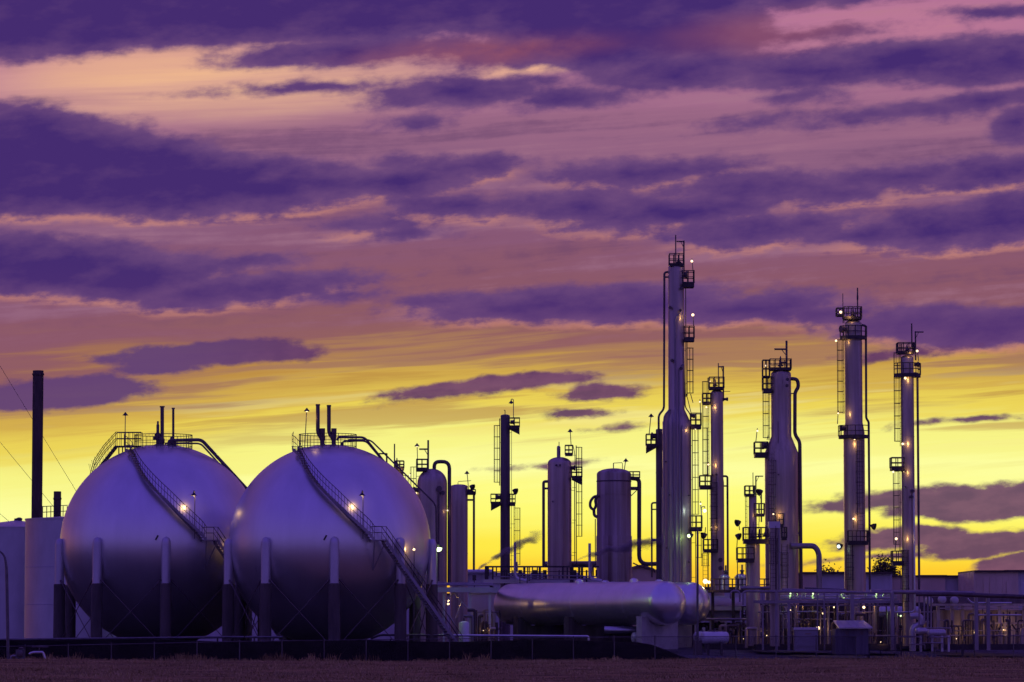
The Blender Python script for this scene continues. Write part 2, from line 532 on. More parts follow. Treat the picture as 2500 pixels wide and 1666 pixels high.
# short dry grass over the field, one mass of blades
rnd = random.Random(3)
mb = MB()
def blade(x, y, h, w, lean):
    z = gz(x, y) - .03
    a = rnd.uniform(0, math.pi)
    cx, cy = math.cos(a) * w, math.sin(a) * w
    la = rnd.uniform(0, 2 * math.pi)
    lx, ly = math.cos(la) * lean * h, math.sin(la) * lean * h
    i = len(mb.v)
    mb.v += [Vector((x - cx, y - cy, z)), Vector((x + cx, y + cy, z)),
             Vector((x + cx * .6 + lx * .45, y + cy * .6 + ly * .45, z + h * .6)), Vector((x - cx * .6 + lx * .45, y - cy * .6 + ly * .45, z + h * .6)),
             Vector((x + lx, y + ly, z + h))]
    mb.f.append([i, i + 1, i + 2, i + 3])
    mb.f.append([i + 3, i + 2, i + 4])
for k in range(70000):
    d = -105 * rnd.random() ** 1.15 + .6
    u = rnd.uniform(-60, 2560)
    x = (u - 1250) / FPX * 265
    y = yf(x) + d
    x = (u - 1250) / FPX * y
    y = yf(x) + d
    cl = .5 + .5 * math.sin(x * .8 + 3 * math.sin(y * .21)) * math.sin(y * .55 + 2 * math.sin(x * .17))
    h = (.05 + .13 * rnd.random()) * (.5 + cl)
    if -3 < d: h *= 1.5
    blade(x, y, h, rnd.uniform(.018, .04), rnd.uniform(.2, 1.0))
for k in range(46):                                  # ranker weeds left standing along the fence
    u = rnd.choice([rnd.uniform(0, 1650), rnd.uniform(0, 2500), rnd.gauss(460, 40), rnd.gauss(760, 60)])
    x = (u - 1250) / FPX * yf((u - 1250) * .0297)
    y = yf(x) - rnd.uniform(.1, 1.2)
    hh = rnd.uniform(.3, .75)
    for q in range(rnd.randint(14, 34)):
        blade(x + rnd.gauss(0, .22), y + rnd.gauss(0, .15), hh * rnd.uniform(.4, 1.1), .03, rnd.uniform(.1, .6))
tag(mb.build('dry_grass', MT['straw'], sharp=180), 'dry brown grass covering the foreground field', kind='stuff')

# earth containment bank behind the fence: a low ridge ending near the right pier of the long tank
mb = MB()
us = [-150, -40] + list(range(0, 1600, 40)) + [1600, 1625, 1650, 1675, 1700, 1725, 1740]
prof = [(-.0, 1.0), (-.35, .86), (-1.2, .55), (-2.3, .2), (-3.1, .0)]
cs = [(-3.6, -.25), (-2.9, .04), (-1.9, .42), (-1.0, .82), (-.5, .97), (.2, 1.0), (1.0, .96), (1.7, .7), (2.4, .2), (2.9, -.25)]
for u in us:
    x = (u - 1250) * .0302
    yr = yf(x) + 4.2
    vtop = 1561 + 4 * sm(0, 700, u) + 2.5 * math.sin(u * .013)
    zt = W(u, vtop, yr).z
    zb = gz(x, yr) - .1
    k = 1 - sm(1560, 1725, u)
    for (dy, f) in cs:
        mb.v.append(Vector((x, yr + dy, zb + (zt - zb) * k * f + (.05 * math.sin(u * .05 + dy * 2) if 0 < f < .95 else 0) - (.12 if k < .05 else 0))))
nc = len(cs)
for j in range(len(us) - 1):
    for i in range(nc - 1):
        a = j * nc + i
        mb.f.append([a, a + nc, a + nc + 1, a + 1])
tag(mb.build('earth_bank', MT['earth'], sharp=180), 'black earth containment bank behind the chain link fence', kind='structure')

# ------------------------------------------------------------------ chain link fence
def rail_v(u):
    t = [(-100, 1580), (0, 1579), (380, 1571), (600, 1566), (1100, 1560), (1590, 1555), (2500, 1553), (2650, 1553)]
    for (a, b) in zip(t, t[1:]):
        if a[0] <= u <= b[0]:
            return a[1] + (b[1] - a[1]) * (u - a[0]) / (b[0] - a[0])
    return 1555
fen = thing('chain_link_fence', 'long chain link fence with thin steel posts along the edge of the field', 'fence', W(1250, 1600, 272.5))
pu = []
u, stp = -45.0, 108.0
while u < 2600:
    pu.append(u)
    u += 106 - 11 * max(0, u) / 2500
tops = []
for u in pu:
    x = (u - 1250) / FPX * yf((u - 1250) * .0302)
    y = yf(x)
    p = W(u, rail_v(u), y)
    tops.append(p)
pz = MB()
for i, p in enumerate(tops):
    b = MB().tube([(p.x, p.y, p.z - 1.95), (p.x, p.y, p.z + .02)], .04, 8)
    b.ball((p.x, p.y, p.z + .05), .055, 8)
    b.build('post', MT['rail'], fen)
rl = MB()
rl.tube(tops, .026, 6)
rl.build('top_rail', MT['rail'], fen)
rl = MB()
for (a, b) in zip(tops, tops[1:]):
    L = (b - a)
    n = int(L.length / .085)
    H = 1.65
    for k in range(-int(H / .085), n):
        for sgn in (1, -1):
            s0, s1 = k * .085, k * .085 + H
            t0, t1 = max(0, s0), min(L.length, s1)
            if t1 - t0 < .02: continue
            z0, z1 = (t0 - s0), (t1 - s0)
            d = L.normalized()
            pa, pb = a + d * t0, a + d * t1
            if sgn > 0:
                qa, qb = pa + Vector((0, 0, -z0)), pb + Vector((0, 0, -z1))
            else:
                qa, qb = pa + Vector((0, .008, z0 - H)), pb + Vector((0, .008, z1 - H))
            rl.tube([qa, qb], .0028, 3, cap=False)
ml = rl.build('wire_mesh', MT['steel'], fen)

# ------------------------------------------------------------------ storage spheres
def interp(tab, x):
    for (a, b) in zip(tab, tab[1:]):
        if a[0] <= x <= b[0]:
            t = (x - a[0]) / (b[0] - a[0])
            return a[1] + (b[1] - a[1]) * t
    return tab[-1][1] if x > tab[-1][0] else tab[0][1]
def smooth_tab(tab, x):
    e = .05
    return (interp(tab, x - e) + interp(tab, x) * 2 + interp(tab, x + e)) / 4

TH = [(0, 26), (.08, 21.5), (.22, 12.5), (.35, 5), (.545, -7.5), (.69, -17), (.83, -26), (.9, -36), (.94, -52), (.96, -72)]

def sphere_tank(uc, Y, label, variant, o0, o1, lo):
    k = MPX(Y)
    Rr = 246 * k
    C = W(uc, 1332, Y)
    ground = .45
    T = thing('storage_sphere', label, 'storage tank', (C.x, C.y, ground), 'storage spheres on legs')
    def pol(th, z, rad):
        """point at angle th (0 = towards the camera, + = right), height z above the centre, horizontal radius rad"""
        return Vector((C.x + math.sin(R(th)) * rad, C.y - math.cos(R(th)) * rad, C.z + z))
    prof = [(max(Rr * math.sin(math.pi * i / 72), 1e-4), -Rr * math.cos(math.pi * i / 72)) for i in range(73)]
    MB().lathe(prof, C, 128).build('shell', MT['silver'], T, sharp=180)
    # legs: fireproofed concrete below, painted pipe with a round cap above
    zc = W(uc, 1428, Y).z
    zt = W(uc, 1330, Y).z
    n = 9
    feet = []
    for i in range(n):
        th = lo + 40 * i
        p = pol(th, 0, Rr * 1.018)
        feet.append(p)
        lg = MB().lathe([(.36, zc + .02), (.36, zt - .1), (.35, zt + .06), (.28, zt + .28), (.14, zt + .40), (1e-4, zt + .44)], (p.x, p.y, 0), 20).build('leg', MT['leg'], T)
        MB().lathe([(.46, ground - .4), (.45, zc - .02), (.40, zc + .03)], (p.x, p.y, 0), 20).build('concrete_sleeve', MT['concrete'], lg)
    for i in range(n):
        a, b = feet[i], feet[(i + 1) % n]
        for (p, q) in ((a, b), (b, a)):
            d = Vector((q.x - p.x, q.y - p.y, 0)).normalized()
            o = Vector((p.x - C.x, p.y - C.y, 0)).normalized() * (.12 if p is a else .2)
            s0 = Vector((p.x, p.y, zc + .32)) + d * .38 + o
            s1 = Vector((q.x, q.y, ground + .5)) - d * .42 + o
            rod = MB().tube([s0, s1], .035, 6)
            rod.tube([s0, s0 + (s1 - s0).normalized() * .75], .085, 6, r1=.04)
            rod.build('brace_rod', MT['column_dark'], T)
    # staircase: spiral over the shell, then a straight flight to the ground
    st = []
    nz_ = 66
    for i in range(nz_ + 1):
        z = .95 * i / nz_
        th = smooth_tab(TH, z) + o0 + (o1 - o0) * min(1, z / .69)
        rh = math.sqrt(max(0, 1 - z * z)) * Rr
        nrm = Rr + .12
        st.append((th, z * Rr + .25, rh + .14 + .25 * z))
    wi = .85
    sb = MB()
    inner = [pol(t, z, r) for (t, z, r) in st]
    outer = [pol(t, z, r + wi * (1 - .35 * (z / Rr))) for (t, z, r) in st]
    th0 = st[0][0]
    tang = Vector((math.cos(R(th0)), math.sin(R(th0)) * .62, 0)).normalized()
    land_i, land_o = inner[0], outer[0]
    foot = W(uc + 314, 1560, Y - 2)
    drop = land_i.z - ground
    run = abs(foot.x - land_i.x) / tang.x
    fi = land_i + tang * .9
    fo = land_o + tang * .9
    ei = fi + tang * (run - .9) + Vector((0, 0, -drop))
    eo = fo + tang * (run - .9) + Vector((0, 0, -drop))
    for line in (inner, outer):
        pts = line
        for (a, b) in zip(pts, pts[1:]):
            sb.prism([a + Vector((0, 0, -.22)), b + Vector((0, 0, -.22)), b + Vector((0, 0, .06)), a + Vector((0, 0, .06))], (pol(th0, 0, 1) - C).normalized() * .04)
    for (a, b) in ((fi, ei), (fo, eo)):
        nn = tang.cross(Vector((0, 0, 1))) * .06
        sb.prism([a + Vector((0, 0, -.28)), b + Vector((0, 0, -.28)), b + Vector((0, 0, .10)), a + Vector((0, 0, .10))], nn)
    sb.box((land_i + land_o + fi + fo) / 4 + Vector((0, 0, -.02)), (1.15, 1.0, .06), Matrix.Rotation(math.atan2(tang.y, tang.x), 3, 'Z'))
    # landing brackets back to the shell
    for q in (land_o, fo):
        sb.tube([q, pol(th0 + 3, -2.0, math.sqrt(Rr * Rr - 4.0) + .05)], .05, 5)
        sb.tube([q, q + (C - q).normalized() * .9], .05, 5)
    S = sb.build('staircase', MT['clad_grey'], T)
    tm = MB().box((0, 0, 0), (1, .24, .045)).mesh('tread')
    tm.materials.append(MT['rail'])
    def tread(a, b, d):
        o = bpy.data.objects.new('tread', tm)
        COL.objects.link(o)
        o.parent = S
        o.location = (a + b) / 2 - BASE[S.name]
        w = (b - a)
        w.z = 0
        o.scale = (w.length, 1, 1)
        o.rotation_euler = (0, 0, math.atan2(w.y, w.x))
    # treads evenly up the spiral
    zs = 0.0
    while zs < st[-1][1] - .2:
        i = min(range(len(st)), key=lambda q: abs(st[q][1] - .25 - zs))
        th = smooth_tab(TH, zs / Rr) + o0 + (o1 - o0) * min(1, zs / Rr / .69)
        rh = math.sqrt(max(0, Rr * Rr - zs * zs)) + .14 + .25 * zs / Rr
        a = pol(th, zs + .25, rh)
        b = pol(th, zs + .25, rh + wi * (1 - .35 * (zs / Rr)))
        tread(a, b, None)
        zs += .2
    nt_ = int(drop / .2)
    for i in range(nt_):
        f = (i + .5) / nt_
        tread(fi.lerp(ei, f), fo.lerp(eo, f), None)
    # handrails
    hb = MB()
    for line, e0, e1 in ((outer, fo, eo), (inner, fi, ei)):
        top = [p + Vector((0, 0, 1.0)) for p in line]
        allp = [e1 + Vector((0, 0, 1.0))] + [e0 + Vector((0, 0, 1.0))] + top
        if line is inner:
            allp = allp[:2] + top[:2]
        hb.tube(allp, .028, 5)
        hb.tube([p + Vector((0, 0, -.45)) for p in allp], .022, 5)
        if line is outer:
            for i in range(0, len(line), 2):
                hb.tube([line[i], line[i] + Vector((0, 0, 1.0))], .02, 4)
        for i in range(0, 13):
            p = e0.lerp(e1, i / 12)
            hb.tube([p, p + Vector((0, 0, 1.0))], .02, 4)
    hb.build('handrail', MT['steel'], S)
    # crown platform with round railing
    zp = W(uc, 1097, Y).z
    rp_ = 70 * k
    cx = W(uc - 5 if variant == 2 else uc + 5, 1090, Y).x
    P = MB()
    P.lathe([(rp_ - .9, zp - .02), (rp_, zp - .02), (rp_, zp + .06), (rp_ - .9, zp + .06)], (cx, C.y, 0), 40)
    P.lathe([(rp_ - .02, zp - .45), (rp_ + .02, zp - .45), (rp_ + .02, zp), (rp_ - .02, zp)], (cx, C.y, 0), 40)
    plat = P.build('crown_platform', MT['leg'], T)
    rb = MB()
    for h, rr in ((1.12, .03), (.62, .022), (.2, .022)):
        rb.tube([(cx + math.cos(a) * rp_, C.y + math.sin(a) * rp_, zp + h) for a in [2 * math.pi * i / 48 for i in range(49)]], rr, 5, cap=False)
    for i in range(44):
        a = 2 * math.pi * i / 44
        p = Vector((cx + math.cos(a) * rp_, C.y + math.sin(a) * rp_, zp))
        rb.tube([p, p + Vector((0, 0, 1.12))], .035 if i % 4 == 0 else .013, 4)
    rb.build('railing', MT['steel'], plat)
    def q(u, v, dy=0):
        return W(u, v, Y + dy)
    def pipe(name, pts, r_px, mt='pipe_dark', br=.35, n=10):
        return MB().tube(fillet(pts, br), r_px * k, n).build(name, MT[mt], T)
    if variant == 1:
        # tall vent, thin vent, relief valve
        for (u, vt, r_) in ((396, 993, 4.6), (423, 997, 3.0)):
            b = MB().tube([q(u, 1090), q(u, vt)], r_ * k, 12)
            b.lathe([(r_ * k * 1.35, 0), (r_ * k * 1.35, .10)], q(u, vt + 2), 12)
            b.lathe([(r_ * k * 1.5, 0), (r_ * k * 1.9, .2), (r_ * k * 1.9, .5), (r_ * k * 1.2, .7)], q(u - 3, 1088), 12)
            b.build('vent_stack', MT['pipe_dark'], T)
        b = MB()
        b.lathe([(.32, 0), (.32, .1), (.14, .2), (.14, .45), (.26, .6), (.26, .95), (.12, 1.1), (.12, 1.7), (.08, 1.75), (.08, 2.0)], q(385, 1090), 12)
        b.tube([q(374, 1070), q(396, 1070)], .16, 8)
        b.build('relief_valve', MT['pipe_dark'], T)
        pipe('header_pipe', [q(412, 1092, -1), q(412, 1076, -1), q(492, 1074, -1), q(604, 1196, 1)], 4.2)
        pipe('header_pipe', [q(404, 1088, .5), q(404, 1083, .5), q(490, 1083, .5), q(596, 1200, 2)], 2.2)
        pipe('pipe_support', [q(428, 1092, -1), q(428, 1076, -1)], 3.2)
        # side landing and stair going down the far left flank
        L = MB()
        a, b2 = q(284, 1090), q(346, 1090)
        L.bx(a.x, b2.x, C.y - .6, C.y + .6, a.z - .08, a.z + .02)
        for (u, vb) in ((290, 1108), (299, 1106), (338, 1096)):
            p = q(u, 1090)
            L.tube([p, q(u, vb + 8)], .05, 5)
        for sy in (-.55, .55):
            e = q(217, 1166)
            p0, p1 = Vector((a.x, C.y + sy, a.z)), Vector((e.x, C.y + sy + 1.5, e.z))
            L.prism([p0 + Vector((0, 0, -.16)), p1 + Vector((0, 0, -.16)), p1 + Vector((0, 0, .1)), p0 + Vector((0, 0, .1))], (0, .05, 0))
        side = L.build('side_landing', MT['steel'], T)
        sr = MB()
        for sy in (-.55, .55):
            pts = [Vector((b2.x, C.y + sy, a.z + 1.1)), Vector((a.x, C.y + sy, a.z + 1.1)),
                   Vector((q(252, 1090).x, C.y + sy + .6, q(252, 1112).z + .75)), Vector((q(228, 1090).x, C.y + sy + 1.0, q(228, 1140).z + .55)), Vector((q(215, 1090).x, C.y + sy + 1.4, q(215, 1166).z))]
            for h in (0, -.5):
                sr.tube([p + Vector((0, 0, h)) for p in pts], .03, 5)
            for i in range(7):
                x = a.x + (b2.x - a.x) * i / 6
                sr.tube([(x, C.y + sy, a.z), (x, C.y + sy, a.z + 1.1)], .028, 4)
            for i in range(9):
                f = (i + .5) / 9
                e = q(217, 1166)
                p = Vector((a.x, C.y + sy, a.z)).lerp(Vector((e.x, C.y + sy + 1.5, e.z)), f)
                sr.tube([p, p + Vector((-.25, 0, 1.0))], .016, 4)
        sr.build('railing', MT['steel'], side)
        stm = MB()
        e = q(217, 1166)
        for i in range(13):
            f = (i + .5) / 13
            p = Vector((a.x, C.y, a.z)).lerp(Vector((e.x, C.y + 1.5, e.z)), f)
            copy = MB().box(p, (.26, 1.1, .04)).build('tread', MT['steel'], side)
        lamp(T, q(306, 1014), q(305, 1090), None)
    else:
        for (u, vt, uw) in ((776, 988, 787), (803, 990, 815)):
            b = MB().tube(fillet([q(u, vt), q(u, 1058), q(uw - 1, 1072), q(uw - 1, 1096)], .3), 4.9 * k, 12)
            b.lathe([(5.6 * k, 0), (5.6 * k, .12)], q(u, vt + 3), 12)
            b.lathe([(6.2 * k, 0), (7 * k, .2), (5 * k, .45), (5 * k, .6), (6.2 * k, .85), (6.6 * k, 1.45), (6.6 * k, 1.6)], q(uw, 1097), 12)
            b.tube([q(uw + 5, 1050), q(uw + 5, 1046)], .06, 5)
            b.build('vent_stack', MT['pipe_dark'], T)
        pipe('header_pipe', [q(823, 1076, -1), q(826, 1068, -1), q(890, 1068, -1), q(944, 1135, 1)], 2.8)
        pipe('header_pipe', [q(836, 1095), q(836, 1077), q(894, 1077), q(938, 1130, 1.5)], 2.2)
        pipe('header_pipe', [q(835, 1096), q(835, 1081)], 4.2)
        pipe('header_pipe', [q(850, 1074, 1), q(904, 1074, 1), q(1064, 1232, 1), q(1066, 1345, 1)], 2.0)
        b = MB().tube([q(922, 1108, .5), q(944, 1108, .5)], .06, 5).tube([q(944, 1107, .5), q(944, 1136, .5)], .07, 5)
        b.build('pipe_support', MT['steel'], T)
        lamp(T, q(749, 1004), q(744, 1092), 'warm', 18, (.3, -.2, -.5))
    # lamps lighting the stair
    du = uc - 805
    p = pol(13, Rr * .505, Rr * .92 + 1.5)
    p = W(884 + du, 1210, Y - Rr * .86 - 1.4)
    lamp(T, p, W(886 + du, 1316, Y - Rr * .93 - .2), 'dim', 62, (-.28, .35, -.05), rb=.09)
    if variant == 2:
        p = W(1011, 1342, Y - Rr * .58 - 1.0)
        lamp(T, p, (p.x, p.y, ground), 'warm', 80, (-.3, .3, .05), rb=.14, shade=False)
    else:
        p = W(603, 1342, Y - Rr * .58 - 1.0)
        lamp(T, p, (p.x, p.y, ground), 'warm', 80, (-.3, .3, .05), rb=.14, shade=False)
    # small nameplate bracket on the shell
    b = MB().box(W(794 + du, 1313, Y - Rr - .03), (.12, .08, .42), Matrix.Rotation(R(28), 3, 'Y'))
    b.build('shell_bracket', MT['steel'], T)
    return T
sphere_tank(805, 283, 'silver gas storage sphere in front, with two fat vent stacks on its crown', 2, 0.0, 4.0, 5.4)
sphere_tank(394, 293, 'silver gas storage sphere half hidden behind its twin, with a side landing on its crown', 1, 2.8, 7.0, 8.0)

# pipes that run along the bank at the feet of the spheres
for i, (pts, r_, lab) in enumerate((
    ([(-60, 1563), (560, 1556), (596, 1556)], .085, 'long pale pipe running along the bank below the left sphere'),
    ([(598, 1556), (690, 1556)], .085, 'short pale pipe end between the two spheres on the bank'),
    ([(905, 1560), (928, 1551), (1030, 1551), (1100, 1551)], .08, 'pale pipe with a raised bend behind the right sphere stair'),
    ([(1100, 1551.5), (1430, 1554), (1436, 1554), (1437, 1564)], .085, 'long bright pipe below the long horizontal tank'))):
    Yp = 274 if i == 0 else 286
    Yp = (268, 270, 282, 279)[i]
    p3 = [W(u, v, Yp + (3 if i == 0 and u > 300 else 0)) for (u, v) in pts]
    t = thing('ground_pipe', lab, 'pipe', p3[0])
    MB().tube(fillet(p3, .2), r_, 8).build('pipe', MT['bright' if i == 3 else 'rail'], t)
    s = MB()
    nsup = max(2, int((p3[-1] - p3[0]).length / 3.5))
    for q_ in range(nsup):
        f = (q_ + .5) / nsup
        c = p3[0].lerp(p3[-1], f)
        b = MB().bx(c.x - .06, c.x + .06, c.y - .12, c.y + .12, c.z - 1.0, c.z - .06)
        b.build('support', MT['concrete'], t)

# ------------------------------------------------------------------ process columns
GZ = .6
class Column:
    def __init__(s, name, label, Y, uc, vref, group='process columns', cat='column'):
        s.Y, s.k, s.uc = Y, MPX(Y), uc
        s.x = W(uc, vref, Y).x
        s.vref = vref
        s.T = thing(name, label, cat, (s.x, Y, GZ), group)
    def p(s, u, v, dy=0.0):
        q = W(u, v, s.Y)
        return Vector((W(u, s.vref, s.Y).x, s.Y + dy, q.z))
    def z(s, v):
        return W(s.uc, v, s.Y).z
    def shell(s, segs, mt='column', head=.5, n=28, seams=4.0):
        """segs: (v, half width in px) bottom to top; rounded head on the last"""
        pr = []
        for i, (v, h) in enumerate(segs):
            pr.append((h * s.k, s.z(v) if v < 1500 else GZ))
        out = []
        for (a, b) in zip(pr, pr[1:]):
            out.append(a)
            if abs(a[0] - b[0]) < .02:
                nseg = int((b[1] - a[1]) / seams)
                for q in range(1, nseg + 1):
                    zz = a[1] + (b[1] - a[1]) * q / (nseg + .5)
                    out += [(a[0], zz - .035), (a[0] + .018, zz - .03), (a[0] + .018, zz + .03), (a[0], zz + .035)]
        r_, zt = pr[-1]
        out.append((r_, zt))
        for q in range(1, 9):
            a = math.pi / 2 * q / 8
            out.append((max(r_ * math.cos(a), 1e-4), zt + r_ * head * math.sin(a)))
        s.r = r_
        return MB().lathe(out, (s.x, s.Y, 0), n).build('shell', MT[mt], s.T)
    def pipe(s, pts, r_px, mt='pipe', br=.45, dy=0.0, name='pipe', parent=None):
        P = [s.p(a[0], a[1], a[2] if len(a) > 2 else dy) for a in pts]
        return MB().tube(fillet(P, br), r_px * s.k, 10).build(name, MT[mt], parent or s.T)
    def platform(s, u0, u1, vdeck, vrail, dy=0.0, depth=1.5, brace=0, thick=.2, mid=2):
        a, b = s.p(u0, vdeck, dy), s.p(u1, vdeck, dy)
        zr = s.z(vrail)
        y0, y1 = a.y - depth / 2, a.y + depth / 2
        d = MB().bx(a.x, b.x, y0, y1, a.z - thick, a.z)
        for yy in (y0, y1):
            d.bx(a.x + .001, b.x - .001, yy - .02, yy + .02, a.z + .0, a.z + .12)
        if brace:
            xo, xi = (a.x, b.x) if brace < 0 else (b.x, a.x)
            for yy in (y0 + .15, y1 - .15):
                d.prism([(xo, yy, a.z - thick), (xi, yy, a.z - thick), (xi, yy, a.z - thick - .45)], (0, .06, 0))
        D = d.build('platform', MT['steel'], s.T)
        r_ = MB()
        cs = [(a.x, y0), (b.x, y0), (b.x, y1), (a.x, y1), (a.x, y0)]
        for (c0, c1) in zip(cs, cs[1:]):
            for h in (zr, (zr + a.z) / 2):
                r_.tube([(c0[0], c0[1], h), (c1[0], c1[1], h)], .036, 5)
            for q in range(mid):
                f = q / mid
                x, y = c0[0] + (c1[0] - c0[0]) * f, c0[1] + (c1[1] - c0[1]) * f
                r_.tube([(x, y, a.z), (x, y, zr)], .038, 5)
        r_.build('railing', MT['steel'], D)
        return D
    def ring(s, vdeck, vrail, rout_px, a0, a1, rin_px=None, thick=.2):
        zz, zr = s.z(vdeck), s.z(vrail)
        ro, ri = rout_px * s.k, (rin_px * s.k if rin_px else s.r + .02)
        n = max(6, int(abs(a1 - a0) / 14))
        d = MB()
        pr = [(ri, zz - thick), (ro, zz - thick), (ro, zz + .1), (ro - .03, zz + .1), (ro - .03, zz), (ri, zz), (ri, zz - thick)]
        d.lathe(pr, (s.x, s.Y, 0), n, a0=R(a0), a1=R(a1) if abs(a1 - a0) < 360 else R(a0) + 2 * math.pi)
        D = d.build('platform', MT['steel'], s.T)
        r_ = MB()
        arc = [R(a0 + (a1 - a0) * i / n) for i in range(n + 1)]
        for h in (zr, (zr + zz) / 2):
            r_.tube([(s.x + math.cos(t) * ro, s.Y + math.sin(t) * ro, h) for t in arc], .036, 5)
        for i in range(0, n + 1, 2 if n > 10 else 1):
            t = arc[i]
            r_.tube([(s.x + math.cos(t) * ro, s.Y + math.sin(t) * ro, zz), (s.x + math.cos(t) * ro, s.Y + math.sin(t) * ro, zr)], .038, 5)
        r_.build('railing', MT['steel'], D)
        return D
    def ladder(s, u, v0, v1, out=(-1, 0), cage=True, dy=0.0, cage_r=.38, cage_from=2.2, step=1.0):
        c0, c1 = s.p(u, v0, dy), s.p(u, v1, dy)
        o = Vector((out[0], out[1], 0)).normalized()
        w = Vector((-o.y, o.x, 0)) * .23
        l = MB()
        for sg in (1, -1):
            l.tube([c0 + w * sg, Vector((c0.x, c0.y, c1.z)) + w * sg], .03, 4)
        z = c0.z + .3
        while z < c1.z:
            l.tube([Vector((c0.x, c0.y, z)) + w, Vector((c0.x, c0.y, z)) - w], .014, 3, cap=False)
            z += .32
        z = c0.z + 1.0
        while z < c1.z:                                  # stand-off brackets
            l.tube([Vector((c0.x, c0.y, z)), Vector((c0.x, c0.y, z)) - o * .35], .025, 4)
            z += 2.8
        L = l.build('ladder', MT['steel'], s.T)
        if cage and c1.z - c0.z > cage_from + 1:
            g = MB()
            z = c0.z + cage_from
            zs = []
            while z <= c1.z + .01:
                zs.append(z); z += step
            for zz in zs:
                g.tube([Vector((c0.x, c0.y, zz)) + o * (math.sin(R(t)) * cage_r * 1.35) + w * (math.cos(R(t)) * 1.5) for t in range(0, 181, 30)], .026, 4)
            for t in (25, 60, 90, 120, 155):
                q = o * (math.sin(R(t)) * cage_r * 1.35) + w * (math.cos(R(t)) * 1.5)
                g.tube([Vector((c0.x, c0.y, zs[0])) + q, Vector((c0.x, c0.y, zs[-1])) + q], .02, 4)
            g.build('safety_cage', MT['steel'], L)
        return L
    def davit(s, um, vb, vt, ua, va, r_px=2.4, dy=0.0, top=None):
        b = MB().tube([s.p(um, vb, dy), s.p(um, top if top else va, dy)], r_px * s.k, 8)
        b.tube([s.p(um, va, dy), s.p(ua, va, dy)], r_px * .85 * s.k, 8)
        b.tube([s.p(um, va + 16, dy), s.p(um + (ua - um) * .42, va, dy)], r_px * .4 * s.k, 5)
        return b.build('davit', MT['pipe_dark'], s.T)
    def vent(s, u, vb, vt, r_px=2.2, dy=0.0, elbow=0):
        P = [s.p(u, vb, dy), s.p(u, vt, dy)]
        if elbow: P = [s.p(u + elbow, vb, dy), s.p(u, vb, dy), s.p(u, vt, dy)]
        b = MB().tube(fillet(P, .3), r_px * s.k, 8)
        return b.build('vent_pipe', MT['pipe_dark'], s.T)
    def valve(s, u, vb, vt, w_px=5, dy=0.0):
        a = s.p(u, vb, dy)
        h = s.z(vt) - a.z
        w = w_px * s.k
        b = MB().lathe([(w * .9, 0), (w * .9, h * .08), (w * .45, h * .14), (w * .45, h * .3), (w, h * .36), (w, h * .5), (w * .6, h * .58), (w * .5, h * .9), (w * .15, h)], a, 10)
        b.tube([a + Vector((-w * 1.7, 0, h * .3)), a + Vector((w * 1.7, 0, h * .3))], w * .5, 8)
        return b.build('relief_valve', MT['pipe_dark'], s.T)
    def manhole(s, u, v, r_px=6, out=(1, 0), dy=0.0, ln=.4):
        o = Vector((out[0], out[1], 0)).normalized()
        a = s.p(u, v, dy)
        r_ = r_px * s.k
        b = MB().lathe([(r_ * .8, 0), (r_ * .8, ln * .6), (r_ * 1.1, ln * .62), (r_ * 1.1, ln)], a, 14, axis=o)
        return b.build('manhole', MT['pipe_dark'], s.T)
    def bolt_on(s, u, v, r_px, mt='pipe_dark'):
        """a small nozzle on the face towards the camera"""
        a = s.p(u, v)
        a.y = s.Y - math.sqrt(max(.01, s.rr(v) ** 2 - (a.x - s.x) ** 2)) + .05
        MB().lathe([(r_px * s.k, 0), (r_px * s.k, .28), (r_px * 1.4 * s.k, .28), (r_px * 1.4 * s.k, .36)], a, 10, axis=(0, -1, 0)).build('nozzle', MT[mt], s.T)
    def rr(s, v):
        return s.r
    def lamp(s, u, v, vb, key='warm', watt=0, off=(.3, -.35, -.1), dy=-.3, ub=None, rb=.13, shade=True):
        return lamp(s.T, s.p(u, v, dy), s.p(ub if ub else u, vb, dy), key, watt, off, rb, shade)
    def flood(s, u, v, vb, dy=-.3, side=-1, key=None, watt=0, off=(0, -.4, -.2)):
        """a hooded floodlight on a stub post"""
        a = s.p(u, v, dy)
        f = MB().tube([s.p(u - side * 2, vb, dy), a], .035, 5)
        F = f.build('floodlight', MT['steel'], s.T)
        ax = Vector((side, -.5, -.35))
        MB().lathe([(.06, -.2), (.22, .0), (.30, .22), (.27, .22), (.2, .02)], a, 10, axis=ax).build('hood', MT['steel'], F)
        if key:
            MB().ball(a + ax.normalized() * .2, .15, 8).build('bulb', MT[key], F)
            if watt: point(s.T, a + ax.normalized() * .5 + Vector(off), key, watt)

# dome-topped vessel beside the right sphere
c = Column('process_column', 'wide column with rounded dome top and gooseneck pipe beside the right sphere', 320, 1055, 1280)
c.shell([(1600, 36.5), (1181, 36.5)], head=1.0)
c.pipe([(1060, 1152), (1060, 1128), (1097, 1127), (1097, 1428)], 4.6, 'pipe_dark', .75)
c.bolt_on(1073, 1195, 5); c.bolt_on(1082, 1205, 4); c.bolt_on(1068, 1330, 4)
c.pipe([(1072, 1200, -1.35), (1072, 1420, -1.35)], 1.6, 'pipe_dark')
c.platform(1017, 1043, 1146, 1122, brace=0)
c.davit(1045, 1150, 1075, 1023, 1097, 2.3, top=1075)
c.ladder(1016, 1428, 1130, (-1, 0)); c.manhole(1020, 1197, 7, (-1, -.3), -.3)
c.lamp(1018, 1090, 1145, 'dim', 0, ub=1020); c.lamp(1016, 1205, 1215, 'warm', 10, (.6, -.6, 0), ub=1019, shade=False)
c.lamp(1093, 1247, 1250, 'dim', 6, ub=1095, rb=.1, shade=False)
c = Column('process_column', 'thin platform column peeping over the shoulder of the right sphere', 326, 975, 1150)
c.shell([(1600, 9), (1150, 9)], 'column_dark')
